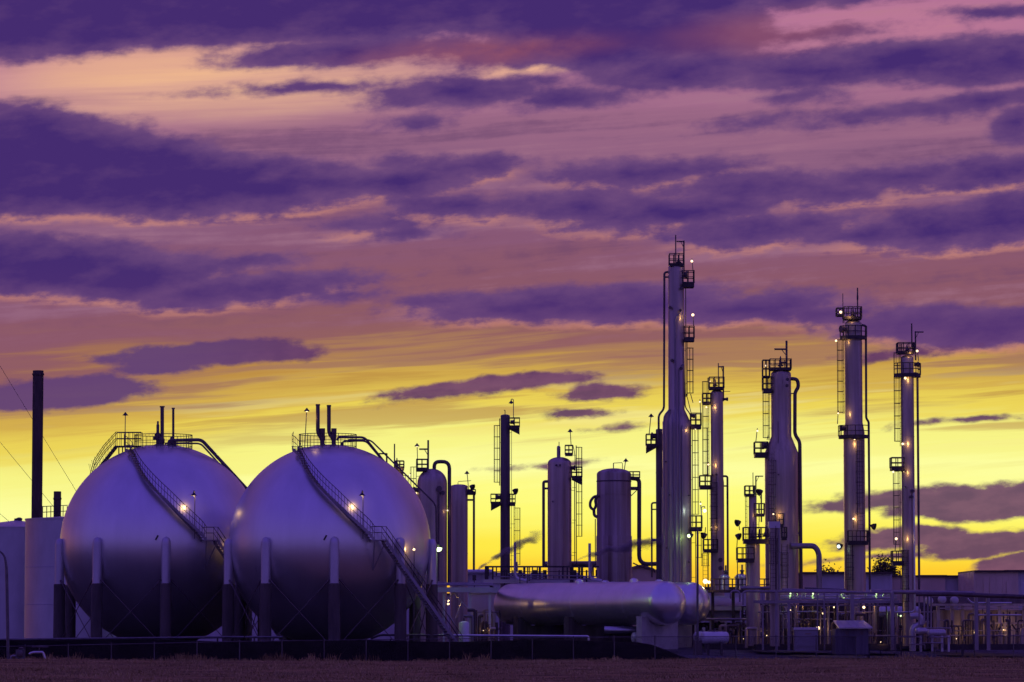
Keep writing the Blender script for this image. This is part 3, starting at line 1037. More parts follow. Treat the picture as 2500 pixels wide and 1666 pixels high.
c.vent(963, 1160, 1084, 1.6); c.platform(966, 986, 1143, 1126); c.valve(969, 1145, 1118, 3)
c.lamp(967, 1149, 1143, 'warm', 15, (.4, -.6, 0)); c.ladder(984, 1250, 1140, (1, 0))
c.lamp(1001, 1161, 1158, 'dim', 0, ub=1003, rb=.12, shade=False)
# flat-topped vessel next to it
c = Column('process_column', 'low-crowned grey column with a side downpipe left of the dark slim column', 332, 1121, 1290)
c.shell([(1600, 21), (1188, 21)], head=.25)
c.pipe([(1142, 1199), (1157, 1200), (1157, 1392)], 2.8, 'pipe_dark', .4)
c.pipe([(1142, 1221), (1155, 1221)], 2.4, 'pipe_dark'); c.pipe([(1127, 1190, -.7), (1127, 1290, -.7)], 1.0, 'pipe_dark')
c.platform(1140, 1161, 1206, 1196, depth=1.0, thick=.1)
c.flood(1151, 1189, 1200, side=1); c.lamp(1140, 1157, 1195, None, ub=1144); c.vent(1118, 1186, 1178, .8)
c.pipe([(1118, 1176), (1150, 1174)], .7, 'pipe_dark')
# slim dark column
c = Column('process_column', 'slim dark column with small platforms left of the round-topped column', 325, 1233.5, 1200)
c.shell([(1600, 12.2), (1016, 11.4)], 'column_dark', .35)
c.vent(1233, 1014, 1002, 1.0); c.pipe([(1230, 1002), (1233, 1002)], .8, 'pipe_dark')
c.platform(1244, 1268.5, 1043, 1021, brace=-1); c.manhole(1246, 1031, 6, (1, 0))
c.platform(1198.5, 1222, 1229, 1207, brace=1); c.manhole(1222, 1214, 6, (-1, 0))
c.platform(1245, 1258, 1230, 1207, brace=0)
c.ladder(1220, 1186, 1022, (-1, -.1), cage_from=.3); c.ladder(1249, 1395, 1045, (1, 0), cage=False)
c.ladder(1256, 1385, 1232, (1, -.2), cage_from=.2)
c.lamp(1248, 985, 1022, None, ub=1253.5); c.flood(1256, 1199, 1210, side=1)
# round-topped column with ladder on the right
c = Column('process_column', 'pale round-topped column with a knob nozzle and caged ladder on its right', 318, 1366, 1250)
c.shell([(1600, 29.3), (1132, 29)], head=.55)
c.pipe([(1364, 1118), (1364, 1094)], 4.6, 'pipe'); MB().ball(c.p(1364, 1093), 4.6 * c.k, 10).build('nozzle_cap', MT['pipe'], c.T)
c.vent(1365, 1090, 1079, .9); c.bolt_on(1358, 1138, 2); c.bolt_on(1367, 1138, 2); c.bolt_on(1349, 1226, 1.5)
c.pipe([(1338, 1176), (1327, 1176), (1327, 1382)], 3.6, 'pipe_dark', .35); c.pipe([(1338, 1193), (1328, 1193)], 2.6, 'pipe_dark')
c.platform(1380, 1398, 1110, 1088, thick=.12); c.platform(1396, 1421, 1166, 1141, brace=-1)
c.manhole(1394, 1143, 6, (1, 0)); c.ladder(1403, 1385, 1165, (1, -.1), cage=False); c.ladder(1407, 1378, 1088, (1, -.1), cage_from=2.4, step=.96)
c.pipe([(1399, 1087), (1404, 1110), (1404, 1140)], .9, 'pipe_dark'); c.lamp(1392, 1055, 1090, None, ub=1394.5)
# squat rust-streaked drum
c = Column('process_column', 'squat rust-streaked drum with looping pipes left of the tallest tower', 312, 1499, 1270)
c.shell([(1600, 43.5), (1310, 43.5), (1308, 42), (1158, 42)], 'rusty', head=.34, n=40)
MB().lathe([(42.6 * c.k, 0), (43.2 * c.k, .04), (42.6 * c.k, .1)], c.p(1499, 1177), 40).build('rim_band', MT['steel'], c.T)
c.pipe([(1540, 1168), (1561, 1170), (1560, 1378), (1606, 1377)], 5.2, 'pipe_dark', .9)
c.pipe([(1541, 1193), (1558, 1193)], 4.4, 'pipe_dark'); c.pipe([(1541, 1211), (1556, 1196)], 1.0, 'pipe_dark')
c.pipe([(1464, 1213, -1.2), (1450, 1213, -1.2), (1440, 1226, -1.2), (1440, 1240, -1.2), (1449, 1247, -1.2), (1455, 1236, -1.2), (1452, 1222, -1.2), (1458, 1214, -1.2)], 3.4, 'pipe_dark', .35)
c.pipe([(1449, 1245, -1.2), (1450, 1260, -1.2), (1458, 1264, -1.2)], 3.8, 'pipe_dark', .3)
c.pipe([(1453, 1268, -.6), (1453, 1388, -.6)], 1.2, 'pipe_dark')
c.vent(1498, 1144, 1131, 1.2); c.pipe([(1498, 1131), (1520, 1130), (1520, 1147)], .8, 'pipe_dark', .1); c.lamp(1528, 1127, 1150, None, ub=1524)
c.platform(1530, 1562, 1168, 1152, thick=.08, depth=.8)
c.pipe([(1545, 1375), (1575, 1389), (1596, 1388), (1598, 1398)], 1.6, 'pipe_dark', .2)

# companion column hugging the tallest tower
c = Column('process_column', 'dark companion column hugging the left side of the tallest tower', 304, 1611, 1230)
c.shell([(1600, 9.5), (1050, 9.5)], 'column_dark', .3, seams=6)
c.platform(1578, 1602, 1088, 1061, brace=1); c.manhole(1602, 1065, 8, (-1, 0)); c.lamp(1590, 1018, 1060, None, ub=1585)
c.pipe([(1602, 1228), (1591, 1228), (1591, 1410)], 2.2, 'pipe_dark', .3); c.pipe([(1602, 1244), (1592, 1244)], 1.6, 'pipe_dark')
c.pipe([(1602, 1319), (1590, 1319)], 3.2, 'pipe'); c.bolt_on(1612, 1060, 2.5); c.bolt_on(1612, 1088, 3); c.bolt_on(1612, 1225, 3)
c.pipe([(1616, 1190, -.6), (1616, 1415, -.6)], 2.0, 'pipe')

# tallest tower
c = Column('process_tower', 'tallest tower, thin above and thick below, with pipes down its front', 300, 1651.5, 1000)
c.shell([(1600, 34.5), (1031, 34.5), (1000, 20), (655, 19.4)], head=.55, n=36)
c.pipe([(1633, 664, 0), (1623, 666, 0), (1621, 1000, 0), (1608, 1013, 0), (1608, 1075, 0)], 2.7, 'pipe_dark', .3); c.pipe([(1632, 677), (1622, 677)], 2.2, 'pipe_dark')
c.pipe([(1636, 1002, -.5), (1633, 1002, -.5), (1620, 1018, -.8), (1619, 1420, -.9)], 2.0, 'pipe', .3)
for (u0, vt, rp2, dn) in ((1648, 780, 2.6, -1.22), (1657, 905, 2.2, -1.2), (1640, 1010, 2.3, -1.1), (1630, 1012, 2.0, -.95), (1663, 1022, 1.6, -1.15)):
    vt2 = max(vt, 1004)
    if vt < 1000:
        c.pipe([(u0 + 12, vt - 14, -.55), (u0, vt, -.72), (u0, 996, -.72), (u0, 1036, dn), (u0, 1425, dn)], rp2, 'pipe', .3)
    else:
        c.pipe([(u0 + 3, vt - 4, -.6), (u0, vt + 24, dn), (u0, 1425, dn)], rp2, 'pipe', .3)
c.pipe([(1670, 870), (1673, 996), (1686, 1012), (1686, 1420)], 1.5, 'pipe_dark', .3)
c.r = 20 * c.k
for (u, v, q) in ((1636, 753, 3), (1640, 882, 3), (1664, 706, 3), (1661, 760, 2.5), (1662, 902, 3)): c.bolt_on(u, v, q)
c.r = 34.5 * c.k
for (u, v, q) in ((1624, 1129, 1.5), (1632, 1210, 1.5), (1680, 1211, 1.5), (1625, 1339, 1.5), (1680, 1373, 1.5)): c.bolt_on(u, v, q)
c.platform(1635, 1670, 648, 621, depth=1.3, thick=.14, mid=3); c.davit(1671, 665, 590, 1653, 590, 2.0, top=588)
c.vent(1651, 655, 574, 1.5); c.valve(1658, 648, 625, 4)
c.platform(1666, 1695, 694, 663, brace=0, thick=.3); c.manhole(1668, 672, 9, (1, -.2)); c.lamp(1690, 639, 664, 'warm', 8, ub=1693, rb=.16, shade=False)
c.platform(1671, 1695, 828, 798, thick=.24, depth=1.3); c.lamp(1692, 770, 798, 'warm', 22, (-.5, -.6, -.1), ub=1694, rb=.18, shade=False)
c.vent(1675, 830, 792, 1.2); c.ladder(1675, 970, 694, (1, -.1), cage=False); c.ladder(1678, 966, 828, (1, -.1), cage_from=.2, step=.92)
c.pipe([(1676, 962), (1688, 1012)], 1.0, 'pipe_dark'); c.pipe([(1686, 962), (1692, 984)], 1.0, 'pipe_dark')
c.platform(1686, 1711, 1041, 1010, thick=.24); c.manhole(1684, 1016, 5, (1, 0)); c.lamp(1697, 1048, 1042, 'dim', 8, (-.5, -.6, -.1), rb=.11, shade=False)
c.ladder(1690, 1286, 1041, (1, -.1), cage_from=1.0); c.ladder(1697, 1440, 1286, (1, -.1), cage_from=2.6)
c.platform(1685, 1712, 1291, 1260, thick=.22); c.flood(1684, 1308, 1300, side=-1, key='green', watt=45, off=(-.1, -.5, 0), dy=-1.3); c.flood(1719, 1307, 1288, side=-1)
c.lamp(1719, 1248, 1262, 'cool', 30, (-.8, -1.2, 0), ub=1711, rb=.2, shade=False)
c.lamp(1709, 1231, 1262, 'dim', 0, ub=1711, rb=.12, shade=False)
# slim tower right of it
c = Column('process_tower', 'slim tower right of the tallest one, with a caged ladder on its left', 310, 1751, 1180)
c.shell([(1600, 16.6), (1178, 16.6), (1170, 15.4), (962, 15.4)], head=.7)
c.platform(1732, 1768, 949, 922, depth=1.4, thick=.12, mid=3); c.davit(1767, 980, 890, 1755, 896, 2.0, top=894); c.vent(1755, 935, 887, 1.2)
c.valve(1747, 948, 926, 3.5); c.manhole(1767, 975, 4, (1, 0)); c.pipe([(1767, 956), (1784, 956)], .7, 'pipe_dark')
c.ladder(1730, 1165, 922, (-1, -.15), cage_from=.2, step=.98); c.platform(1716, 1736, 985, 961, thick=.12, depth=1.0)
c.lamp(1733, 932, 945, 'warm', 8, (.4, -.6, 0), rb=.1, shade=False); c.lamp(1725, 995, 985, 'warm', 20, (.5, -.5, 0), ub=1727, rb=.11, shade=False)
c.platform(1708, 1736, 1189, 1162, thick=.22, brace=0); c.lamp(1729, 1135, 1160, 'warm', 26, (.4, -.6, 0), ub=1727, rb=.11, shade=False)
c.lamp(1709, 982, 1010, 'dim', 0, ub=1711, rb=.1, shade=False)
c.pipe([(1766, 1163), (1776, 1163), (1776, 1440)], 2.6, 'pipe_dark', .35); c.pipe([(1766, 1187), (1775, 1187)], 1.8, 'pipe_dark')
c.ladder(1741, 1340, 1165, (0, -1), cage_from=1.5, dy=-.75); c.platform(1716, 1750, 1345, 1318, dy=-.6, thick=.18, mid=3); c.ladder(1722, 1440, 1345, (-.3, -1), cage_from=2)
c.lamp(1735, 1288, 1318, 'warm', 16, (.35, -.6, 0), rb=.07, shade=False); c.bolt_on(1738, 1160, 2); c.bolt_on(1748, 1160, 2); c.bolt_on(1757, 1368, 4); c.bolt_on(1757, 1388, 4)
c.pipe([(1727, 1045), (1727, 1440)], .8, 'pipe_dark')

# shouldered tower
c = Column('process_tower', 'broad shouldered tower with a hooked overhead pipe on its right', 305, 1908, 1150)
c.shell([(1600, 41), (1106, 41), (1066, 24.8), (914, 24.6)], head=.45, n=36)
c.platform(1880, 1932, 902, 878, depth=1.5, thick=.12, mid=4); c.davit(1922, 905, 832, 1892, 853, 2.6, top=832)
c.valve(1907, 903, 870, 4); c.pipe([(1907, 885), (1922, 885), (1922, 880)], 2.2, 'pipe_dark', .2)
c.platform(1863, 1884, 953, 921, thick=.25, depth=1.2, brace=0); c.lamp(1871, 894, 920, 'dim', 6, (.5, -.5, 0), rb=.12, shade=False)
c.platform(1863, 1880, 922, 880, thick=.06, depth=1.0)
c.ladder(1878, 1075, 921, (-1, -.12), cage_from=.2); c.pipe([(1877, 1060), (1873, 1075)], .8, 'pipe_dark')
c.pipe([(1932, 925), (1948, 926), (1951, 945), (1942, 958), (1941, 1062), (1953, 1078), (1954, 1440)], 4.6, 'pipe_dark', .5)
c.pipe([(1932, 961), (1943, 961)], 1.4, 'pipe_dark')
c.platform(1842, 1874, 1109, 1080, thick=.3, brace=0); c.manhole(1872, 1088, 9, (-1, -.2)); c.lamp(1849, 1053, 1080, 'dim', 0, ub=1845, rb=.12, shade=False)
c.r = 41 * c.k
c.ladder(1882, 1318, 1105, (-.2, -1), cage_from=.5, dy=-1.15); c.ladder(1911, 1440, 1330, (0, -1), cage_from=1.0, dy=-1.4)
c.platform(1890, 1908, 1285, 1256, dy=-1.5, depth=.9, thick=.12); c.platform(1904, 1916, 1315, 1289, dy=-1.5, depth=.9, thick=.18)
c.lamp(1884, 1257, 1275, 'warm', 34, (.35, -.35, -.1), dy=-1.6, rb=.1, shade=False)
c.pipe([(1927, 1334, -1.35), (1985, 1334, -1.35), (1995, 1352, -1.35), (1995, 1440, -1.35)], 7.0, 'pipe', .8)
c.bolt_on(1897, 1161, 1.5); c.bolt_on(1920, 930, 3); c.bolt_on(1919, 945, 3); c.pipe([(1898, 1030, -.82), (1898, 1160, -1.3)], .7, 'pipe_dark')
# short column left of it
c = Column('process_column', 'short column with stacked platforms tucked left of the broad shouldered tower', 294, 1838, 1300)
c.shell([(1600, 17), (1330, 17), (1322, 10), (1212, 9.5)], head=.3)
c.platform(1819, 1842, 1210, 1187, thick=.1, depth=1.2); c.vent(1839, 1205, 1154, 1.0); c.davit(1846, 1225, 1163, 1864, 1163, 1.6, top=1162)
c.davit(1859, 1275, 1205, 1848, 1207, 1.8, top=1206); c.flood(1857, 1201, 1206, side=-1)
c.lamp(1853, 1256, 1275, 'warm', 10, (-.4, -.6, 0), rb=.16, shade=False); c.platform(1841, 1866, 1258, 1230, thick=.12, depth=.9)
c.platform(1813, 1885, 1321, 1289, dy=-.8, thick=.25, depth=1.4, mid=5); c.ladder(1844, 1320, 1275, (0, -1), cage=False, dy=-.9)
c.flood(1803, 1276, 1295, side=-1); c.flood(1800, 1309, 1340, side=1); c.platform(1798, 1839, 1368, 1338, dy=-.6, thick=.2, mid=3)
c.lamp(1874, 1326, 1318, 'warm', 30, (.3, -.5, -.2), dy=-1.4, rb=.12, shade=False)
c.ladder(1800, 1440, 1340, (-1, 0), cage=False); c.ladder(1822, 1440, 1212, (-1, -.2), cage=False)
c.valve(1835, 1320, 1295, 4, dy=-.9); c.valve(1852, 1320, 1292, 4, dy=-.9); c.valve(1868, 1320, 1285, 5, dy=-.9)
# capped square duct in front
c = Column('vent_duct', 'pale boxed duct with an overhanging cap in front of the broad shouldered tower', 289, 1890, 1350, None, 'duct')
a, b = c.p(1879, 1440), c.p(1901, 1288)
MB().bx(a.x, b.x, 288.6, 289.4, GZ, b.z).build('duct', MT['column'], c.T)
a, b = c.p(1876, 1290), c.p(1904, 1274)
MB().bx(a.x, b.x, 288.4, 289.6, a.z, b.z).build('cap', MT['leg'], c.T)
c.r = .4
c.pipe([(1901, 1290, -.6), (1901, 1440, -.6)], 2.6, 'pipe'); c.pipe([(1893, 1285, -.55), (1893, 1440, -.55)], 1.8, 'pipe_dark'); c.vent(1878, 1275, 1217, 1.2)
c.ladder(1886, 1440, 1300, (0, -1), dy=-.6, cage_from=2)

# tall ringed tower
c = Column('process_tower', 'second tallest tower, ringed by round platforms near its top', 305, 2085, 1060)
c.shell([(1600, 26), (1056, 26), (1032, 21.4), (792, 21)], head=.5)
c.r = 21 * c.k
c.platform(2061, 2104, 778, 751, depth=1.5, thick=.12, mid=4); c.vent(2096, 790, 703, 1.7); c.pipe([(2096, 732), (2096, 722)], 2.3, 'pipe_dark')
c.vent(2060, 790, 717, .9); c.valve(2085, 779, 755, 4); c.pipe([(2084, 766), (2095, 766)], 2.0, 'pipe_dark')
c.platform(2044, 2062, 772, 753, thick=.05, depth=.9); c.lamp(2053, 764, 790, 'warm', 22, (.7, -.4, -.4), dy=-.6, ub=2061, rb=.18, shade=False)
c.ring(824, 797, 33, 130, 360); c.manhole(2063, 805, 8, (-1, -.5), -.4); c.lamp(2042, 833, 827, 'warm', 16, (.5, -.5, -.1), rb=.14, shade=False)
c.pipe([(2106, 794), (2116, 796), (2115, 1022), (2121, 1030), (2121, 1440)], 2.9, 'pipe_dark', .35); c.pipe([(2106, 824), (2118, 824)], 1.8, 'pipe_dark')
c.ladder(2060, 1010, 826, (-1, -.12), cage_from=.1, step=.86); c.lamp(2046, 1010, 1036, 'warm', 26, (.5, -.6, 0), ub=2044, rb=.1, shade=False)
c.r = 26 * c.k
c.ring(1066, 1040, 38, 150, 330); c.manhole(2062, 1046, 7, (-1, -.4), -.3); c.lamp(2083, 1074, 1068, 'warm', 34, (0, -.3, -.35), dy=-1.15, rb=.1)
c.ladder(2096, 1300, 1066, (.2, -1), cage_from=1.5, dy=-.95, step=.86); c.lamp(2079, 1268, 1290, 'warm', 34, (.25, -.35, 0), dy=-1.15, rb=.12, shade=False)
c.platform(2066, 2114, 1325, 1297, dy=-.75, thick=.22, depth=1.2, mid=5); c.flood(2050, 1333, 1340, side=-1, key='cool', watt=6)
c.ladder(2070, 1440, 1320, (-.3, -1), cage_from=.8, dy=-.9); c.flood(2128, 1285, 1290, side=1)
# slender right-hand tower
c = Column('process_tower', 'slender rightmost tower with a crane arm and ringed head', 291, 2217, 1180)
c.shell([(1600, 16), (876, 15.8)], head=.55)
c.platform(2193, 2233, 862, 838, depth=1.3, thick=.1, mid=3); c.vent(2229, 852, 790, 1.8, elbow=-12); c.davit(2238, 880, 806, 2258, 811, 1.9, top=809)
c.valve(2217, 864, 842, 4); c.ring(916, 888, 33, -170, 30); c.lamp(2241, 858, 882, 'warm', 16, (-.6, -.4, -.2), ub=2244, rb=.15, shade=False)
c.manhole(2234, 890, 6, (1, -.2)); c.lamp(2210, 925, 918, 'warm', 26, (.3, -.35, -.1), dy=-.65, rb=.15, shade=False)
c.pipe([(2233, 912), (2242, 912), (2242, 1440)], 3.0, 'pipe_dark', .3); c.ladder(2200, 1090, 840, (-1, -.1), cage_from=.4, step=1.0)
c.lamp(2203, 1085, 1110, 'warm', 28, (.4, -.4, 0), dy=-.5, rb=.14, shade=False)
c.platform(2175, 2205, 1143, 1118, thick=.22); c.lamp(2180, 1153, 1145, 'dim', 0, rb=.13, shade=False); c.lamp(2205, 1152, 1145, 'warm', 22, (.25, -.4, -.1), dy=-.5, rb=.07)
c.ladder(2196, 1345, 1145, (-1, -.12), cage_from=.5, step=.96); c.lamp(2186, 1316, 1345, 'warm', 26, (.7, -.6, 0), ub=2183, rb=.16, shade=False)
c.platform(2176, 2203, 1374, 1346, thick=.24); c.ladder(2206, 1500, 1345, (-.3, -1), cage_from=1, dy=-.55)
c.pipe([(2226, 1197, -.55), (2229, 1197, -.55), (2229, 1490, -.55), (2222, 1495, -.55), (2180, 1495, -.55)], 2.4, 'bright', .2)
c.bolt_on(2222, 1214, 3); c.bolt_on(2227, 1200, 3); c.bolt_on(2208, 1190, 1.5)

# ------------------------------------------------------------------ long horizontal tanks
def lathe_axis(a, b, r_, head):
    """closed vessel from a to b (ends of the straight shell) with rounded heads"""
    L = (b - a).length
    pr = [(max(r_ * math.cos(math.pi / 2 * (1 - q / 10)), 1e-4), -head * math.sin(math.pi / 2 * (1 - q / 10))) for q in range(11)]
    n = 6
    for q in range(1, n):
        h = L * q / n
        pr += [(r_, h - .05), (r_ + .014, h - .045), (r_ + .014, h + .045), (r_, h + .05)]
    pr += [(max(r_ * math.cos(math.pi / 2 * q / 10), 1e-4), L + head * math.sin(math.pi / 2 * q / 10)) for q in range(11)]
    return MB().lathe(pr, a, 48, axis=(b - a))
nose = W(1643, 1470, 287)
tail = W(1240, 1478, 306)
nose.z = tail.z = (nose.z + tail.z) / 2
ax = (tail - nose).normalized()
px_ = Vector((ax.y, -ax.x, 0))
rb_ = 53.5 * MPX(287)
def bullet(label, off, piers):
    a, b = nose + off + ax * .9, tail + off - ax * .7
    T = thing('horizontal_tank', label, 'storage tank', (a.x, a.y, .2), 'long horizontal tanks')
    lathe_axis(a, b, rb_, rb_ * .72).build('shell', MT['tank'], T, sharp=25)
    L = (b - a).length
    for f in piers:
        c = a + ax * L * f
        poly = []
        for (s_, h) in ((-1.75, -3.6), (1.75, -3.6), (1.75, .25 - rb_ * .75), (1.35, -.62 * rb_), (.95, -.86 * rb_), (.4, -1.015 * rb_), (0, -1.04 * rb_), (-.4, -1.015 * rb_), (-.95, -.86 * rb_), (-1.35, -.62 * rb_), (-1.75, .25 - rb_ * .75)):
            poly.append(c + px_ * s_ + Vector((0, 0, h)) - ax * .35)
        MB().prism(poly, ax * .7).build('saddle_pier', MT['concrete_lit' if f < .2 else 'concrete'], T)
    for f in (.2, .55):
        c = a + ax * L * f + Vector((0, 0, rb_ - .03))
        MB().lathe([(.34, 0), (.34, .08), (.3, .22), (.16, .3), (1e-4, .31)], c, 14).build('manway', MT['tank'], T)
    for f in (.90, .95):
        c = a + ax * L * f + Vector((0, 0, rb_ * .97))
        MB().tube(fillet([c, c + Vector((0, 0, .75)), c + Vector((.0, .25, .75))], .1), .05, 6).build('nozzle', MT['rail'], T)
    return T
bullet('long silver horizontal tank in front, its round end on a concrete pier coloured as floodlit', Vector((0, 0, 0)), (.055, .52, .86))
bullet('second long silver horizontal tank mostly hidden behind the front one', px_ * 5.7 + ax * 4.4, (.12, .5, .86))

def thing_at(name, label, cat, u, v, Y, group=None):
    return thing(name, label, cat, W(u, v, Y), group)
def slab(T, u0, u1, v0, v1, Y, d, mt, name, dz=0):
    a, b = W(u0, v1, Y), W(u1, v0, Y)
    return MB().bx(a.x, b.x, Y, Y + d, a.z, b.z).build(name, MT[mt], T)
def stick(T, pts, r_, mt, name, br=.25, n=8):
    return MB().tube(fillet([W(*p) for p in pts], br), r_, n).build(name, MT[mt], T)
def drum(T, u0, u1, v, Y, r_, mt, name='shell', head=.5, dy=0.0):
    a, b = W(u0, v, Y), W(u1, v, Y + dy)
    return lathe_axis(a, b, r_, r_ * head).build(name, MT[mt], T, sharp=25)

# small tanks under and beside the long ones
for (u0, u1, v, Y, r_, mt, lab) in ((1470, 1575, 1540, 300, .36, 'bright', 'slim shiny exchanger drum under the long horizontal tank'),
                                    (1548, 1600, 1557, 291, .42, 'white', 'small white tank just left of the concrete pier coloured as floodlit'),
                                    (1718, 1772, 1557, 288, .46, 'white', 'small white tank right of the concrete pier, in front of its pair'),
                                    (1702, 1726, 1556, 291, .44, 'white', 'small white tank end tucked behind the light pole')):
    T = thing_at('small_tank', lab, 'tank', (u0 + u1) / 2, 1580, Y, 'small horizontal tanks')
    drum(T, u0, u1, v, Y, r_, mt, dy=.6)
    for f in (.2, .8):
        p = W(u0 + (u1 - u0) * f, v, Y + .3)
        MB().bx(p.x - .08, p.x + .08, p.y - .35, p.y + .35, -.2, p.z - r_ * .7).build('saddle', MT['concrete'], T)
    p = W((u0 + u1) / 2, v, Y)
    MB().lathe([(.14, 0), (.14, .1), (.08, .12), (.08, .22)], p + Vector((0, .3, r_ - .02)), 10).build('fill_cap', MT['rail'], T)

# ------------------------------------------------------------------ flat-bottomed tanks and stacks at the left
T = thing_at('cylindrical_tank', 'tall pale cylindrical tank behind the left sphere', 'tank', 222, 1580, 318)
k = MPX(318)
p = W(222, 1400, 318)
zt = W(222, 1263, 318 - 160 * k).z
MB().lathe([(160 * k, .3), (160 * k, zt - .12), (160 * k + .05, zt - .12), (160 * k + .05, zt), (159 * k, zt), (1e-3, zt + .35)], (p.x, 318, 0), 72).build('shell', MT['leg'], T)
for z in (4, 7.2):
    MB().lathe([(160 * k, z - .03), (160 * k + .02, z), (160 * k, z + .03)], (p.x, 318, 0), 72).build('seam', MT['leg'], T)
rl = MB()
for h in (.5, 1.0):
    rl.tube([W(104, 1265, 322) + Vector((0, 0, h)), W(165, 1262, 322) + Vector((0, 0, h))], .035, 5)
for u in (104, 114, 124, 134, 144, 154, 164):
    q = W(u, 1264, 322)
    rl.tube([q - Vector((0, 0, .3)), q + Vector((0, 0, 1.0))], .04, 5)
rl.build('railing', MT['steel'], T)
T = thing_at('cylindrical_tank', 'low cone-roofed tank cut by the left edge of the photo', 'tank', 40, 1580, 345)
k = MPX(345)
p = W(40, 1400, 345)
zt = W(40, 1290, 345).z
MB().lathe([(150 * k, .3), (150 * k, zt - .1), (150 * k + .06, zt - .1), (150 * k + .06, zt), (1e-3, zt + .75)], (p.x, 345, 0), 64).build('shell', MT['leg'], T)
q = W(44, 1283, 345)
v_ = MB().tube(fillet([q, q + Vector((0, 0, .45)), q + Vector((-.35, 0, .5))], .15), .16, 8)
v_.lathe([(.22, 0), (.3, .1), (.3, .25), (.1, .34)], q + Vector((.1, 0, .4)), 10)
v_.build('roof_vent', MT['steel'], T)
def stack(label, ub, ut, vt, vb, half, Y):
    T = thing_at('chimney_stack', label, 'chimney', ub, 1580, Y, 'steel chimney stacks')
    k = MPX(Y)
    a, b = W(ub, vb, Y), W(ut, vt, Y)
    x = (a.x + b.x) / 2
    MB().lathe([(half * k, .3), (half * k, b.z - .02), (half * k * .86, b.z), (half * k * .84, b.z - .6)], (x, Y, 0), 28).build('flue', MT['stack'], T)
    MB().lathe([(half * k, 0), (half * k * 1.12, .04), (half * k * 1.12, .16), (half * k, .2)], (x, Y, b.z - (.45 if half > 10 else .75)), 28).build('band', MT['stack'], T)
    return T
stack('tall dark steel chimney at the far left', 89, 94, 905, 1266, 13.2, 335)
stack('short dark steel chimney behind the pale cylindrical tank', 140, 140, 1200, 1266, 9.2, 330)
for i, (u0, v0, u1, v1, lab) in enumerate(((-200, 565, 250, 1305, 'upper guy wire crossing behind the tall chimney'), (-200, 838, 190, 1309, 'middle guy wire slanting down behind the tall chimney'), (-150, 1130, 60, 1305, 'lowest guy wire at the left edge of the photo'))):
    a, b = W(u0, v0, 350), W(u1, v1, 352)
    tag(MB().tube([a, b], .022, 4).build('guy_wire', MT['steel'], at=a), lab, 'wire', 'guy wires')

# gooseneck street lamp at the left edge
T = thing_at('street_lamp', 'thin gooseneck street lamp at the far left edge', 'street lamp', 20, 1610, 255)
a = W(20, 1610, 255)
MB().tube(fillet([a, W(16, 1385, 255), W(10, 1350, 255), W(-30, 1335, 255)], 2.0, 8), .11, 8, r1=.05).build('pole', MT['rail'], T)
MB().lathe([(.1, -.4), (.18, -.2), (.18, .3), (.08, .5)], W(-36, 1335, 255), 10, axis=(-1, 0, .1)).build('lamp_head', MT['rail'], T)
# pump unit and pipe stand before the fence
T = thing_at('pump_unit', 'small pump unit in front of the fence at the far left', 'pump', 50, 1612, 255)
a = W(50, 1611, 255)
MB().box(a + Vector((0, 0, .35)), (.62, .5, .7)).build('casing', MT['rail'], T)
MB().lathe([(.24, -.05), (.24, .05), (.2, .3), (.08, .34)], a + Vector((0, -.25, .4)), 14, axis=(0, -1, 0)).build('motor', MT['pipe_dark'], T)
MB().tube(fillet([a + Vector((-.3, 0, .25)), a + Vector((-.65, 0, .25)), a + Vector((-.65, 0, -.1))], .15), .09, 8).build('inlet_pipe', MT['pipe'], T)
MB().lathe([(.16, 0), (.2, .05), (.2, .12), (.06, .16)], a + Vector((.05, 0, .7)), 12).build('cap', MT['rail'], T)
T = thing_at('pipe_stand', 'low bent pipe stand with a hand wheel before the fence', 'pipe', 92, 1612, 255)
a = W(92, 1611, 255)
MB().tube(fillet([a + Vector((-.6, 0, .38)), a + Vector((-.35, 0, .5)), a + Vector((.35, 0, .52)), a + Vector((.5, 0, .1)), a + Vector((.55, 0, -.15))], .12), .085, 8).build('pipe', MT['bright'], T)
MB().tube([a + Vector((-.42, 0, .88)), a + Vector((.72, 0, .88))], .045, 6).build('upper_rail', MT['rail'], T)
w = MB().tube([a + Vector((.1, 0, .5)), a + Vector((.1, 0, .92))], .03, 6)
w.tube([a + Vector((.1 + .2 * math.cos(t), .2 * math.sin(t), .95)) for t in [2 * math.pi * i / 12 for i in range(13)]], .025, 5, cap=False)
w.build('hand_wheel', MT['rail'], T)

# ------------------------------------------------------------------ lamp posts
T = thing_at('light_pole', 'tall thin pole with a green-white lamp beside the right sphere', 'street lamp', 1066, 1570, 288)
a, b = W(1066, 1345, 288), W(1071, 1339, 287.4)
MB().tube([(a.x, 288, .2), (a.x, 288, a.z + .3)], .06, 8).build('pole', MT['rail'], T)
MB().ball(b, .27, 10).build('bulb', MT['green'], T)
MB().lathe([(.29, 0), (.2, .18), (.06, .28)], b + Vector((0, 0, .05)), 12).build('hood', MT['steel'], T)
point(T, b + Vector((-.2, -.6, -.1)), 'green', 420, .25)
T = thing_at('light_pole', 'dark pole on a concrete block before the round end of the tank', 'street lamp', 1703, 1590, 283)
a = W(1703, 1590, 283)
MB().tube([a, W(1703, 1290, 283)], .11, 10, r1=.07).build('pole', MT['rail'], T)
MB().box(a + Vector((0, 0, .25)), (.62, .6, 1.15)).build('footing', MT['concrete'], T)
MB().box(W(1703, 1566, 283), (.3, .3, .08)).build('base_plate', MT['steel'], T)
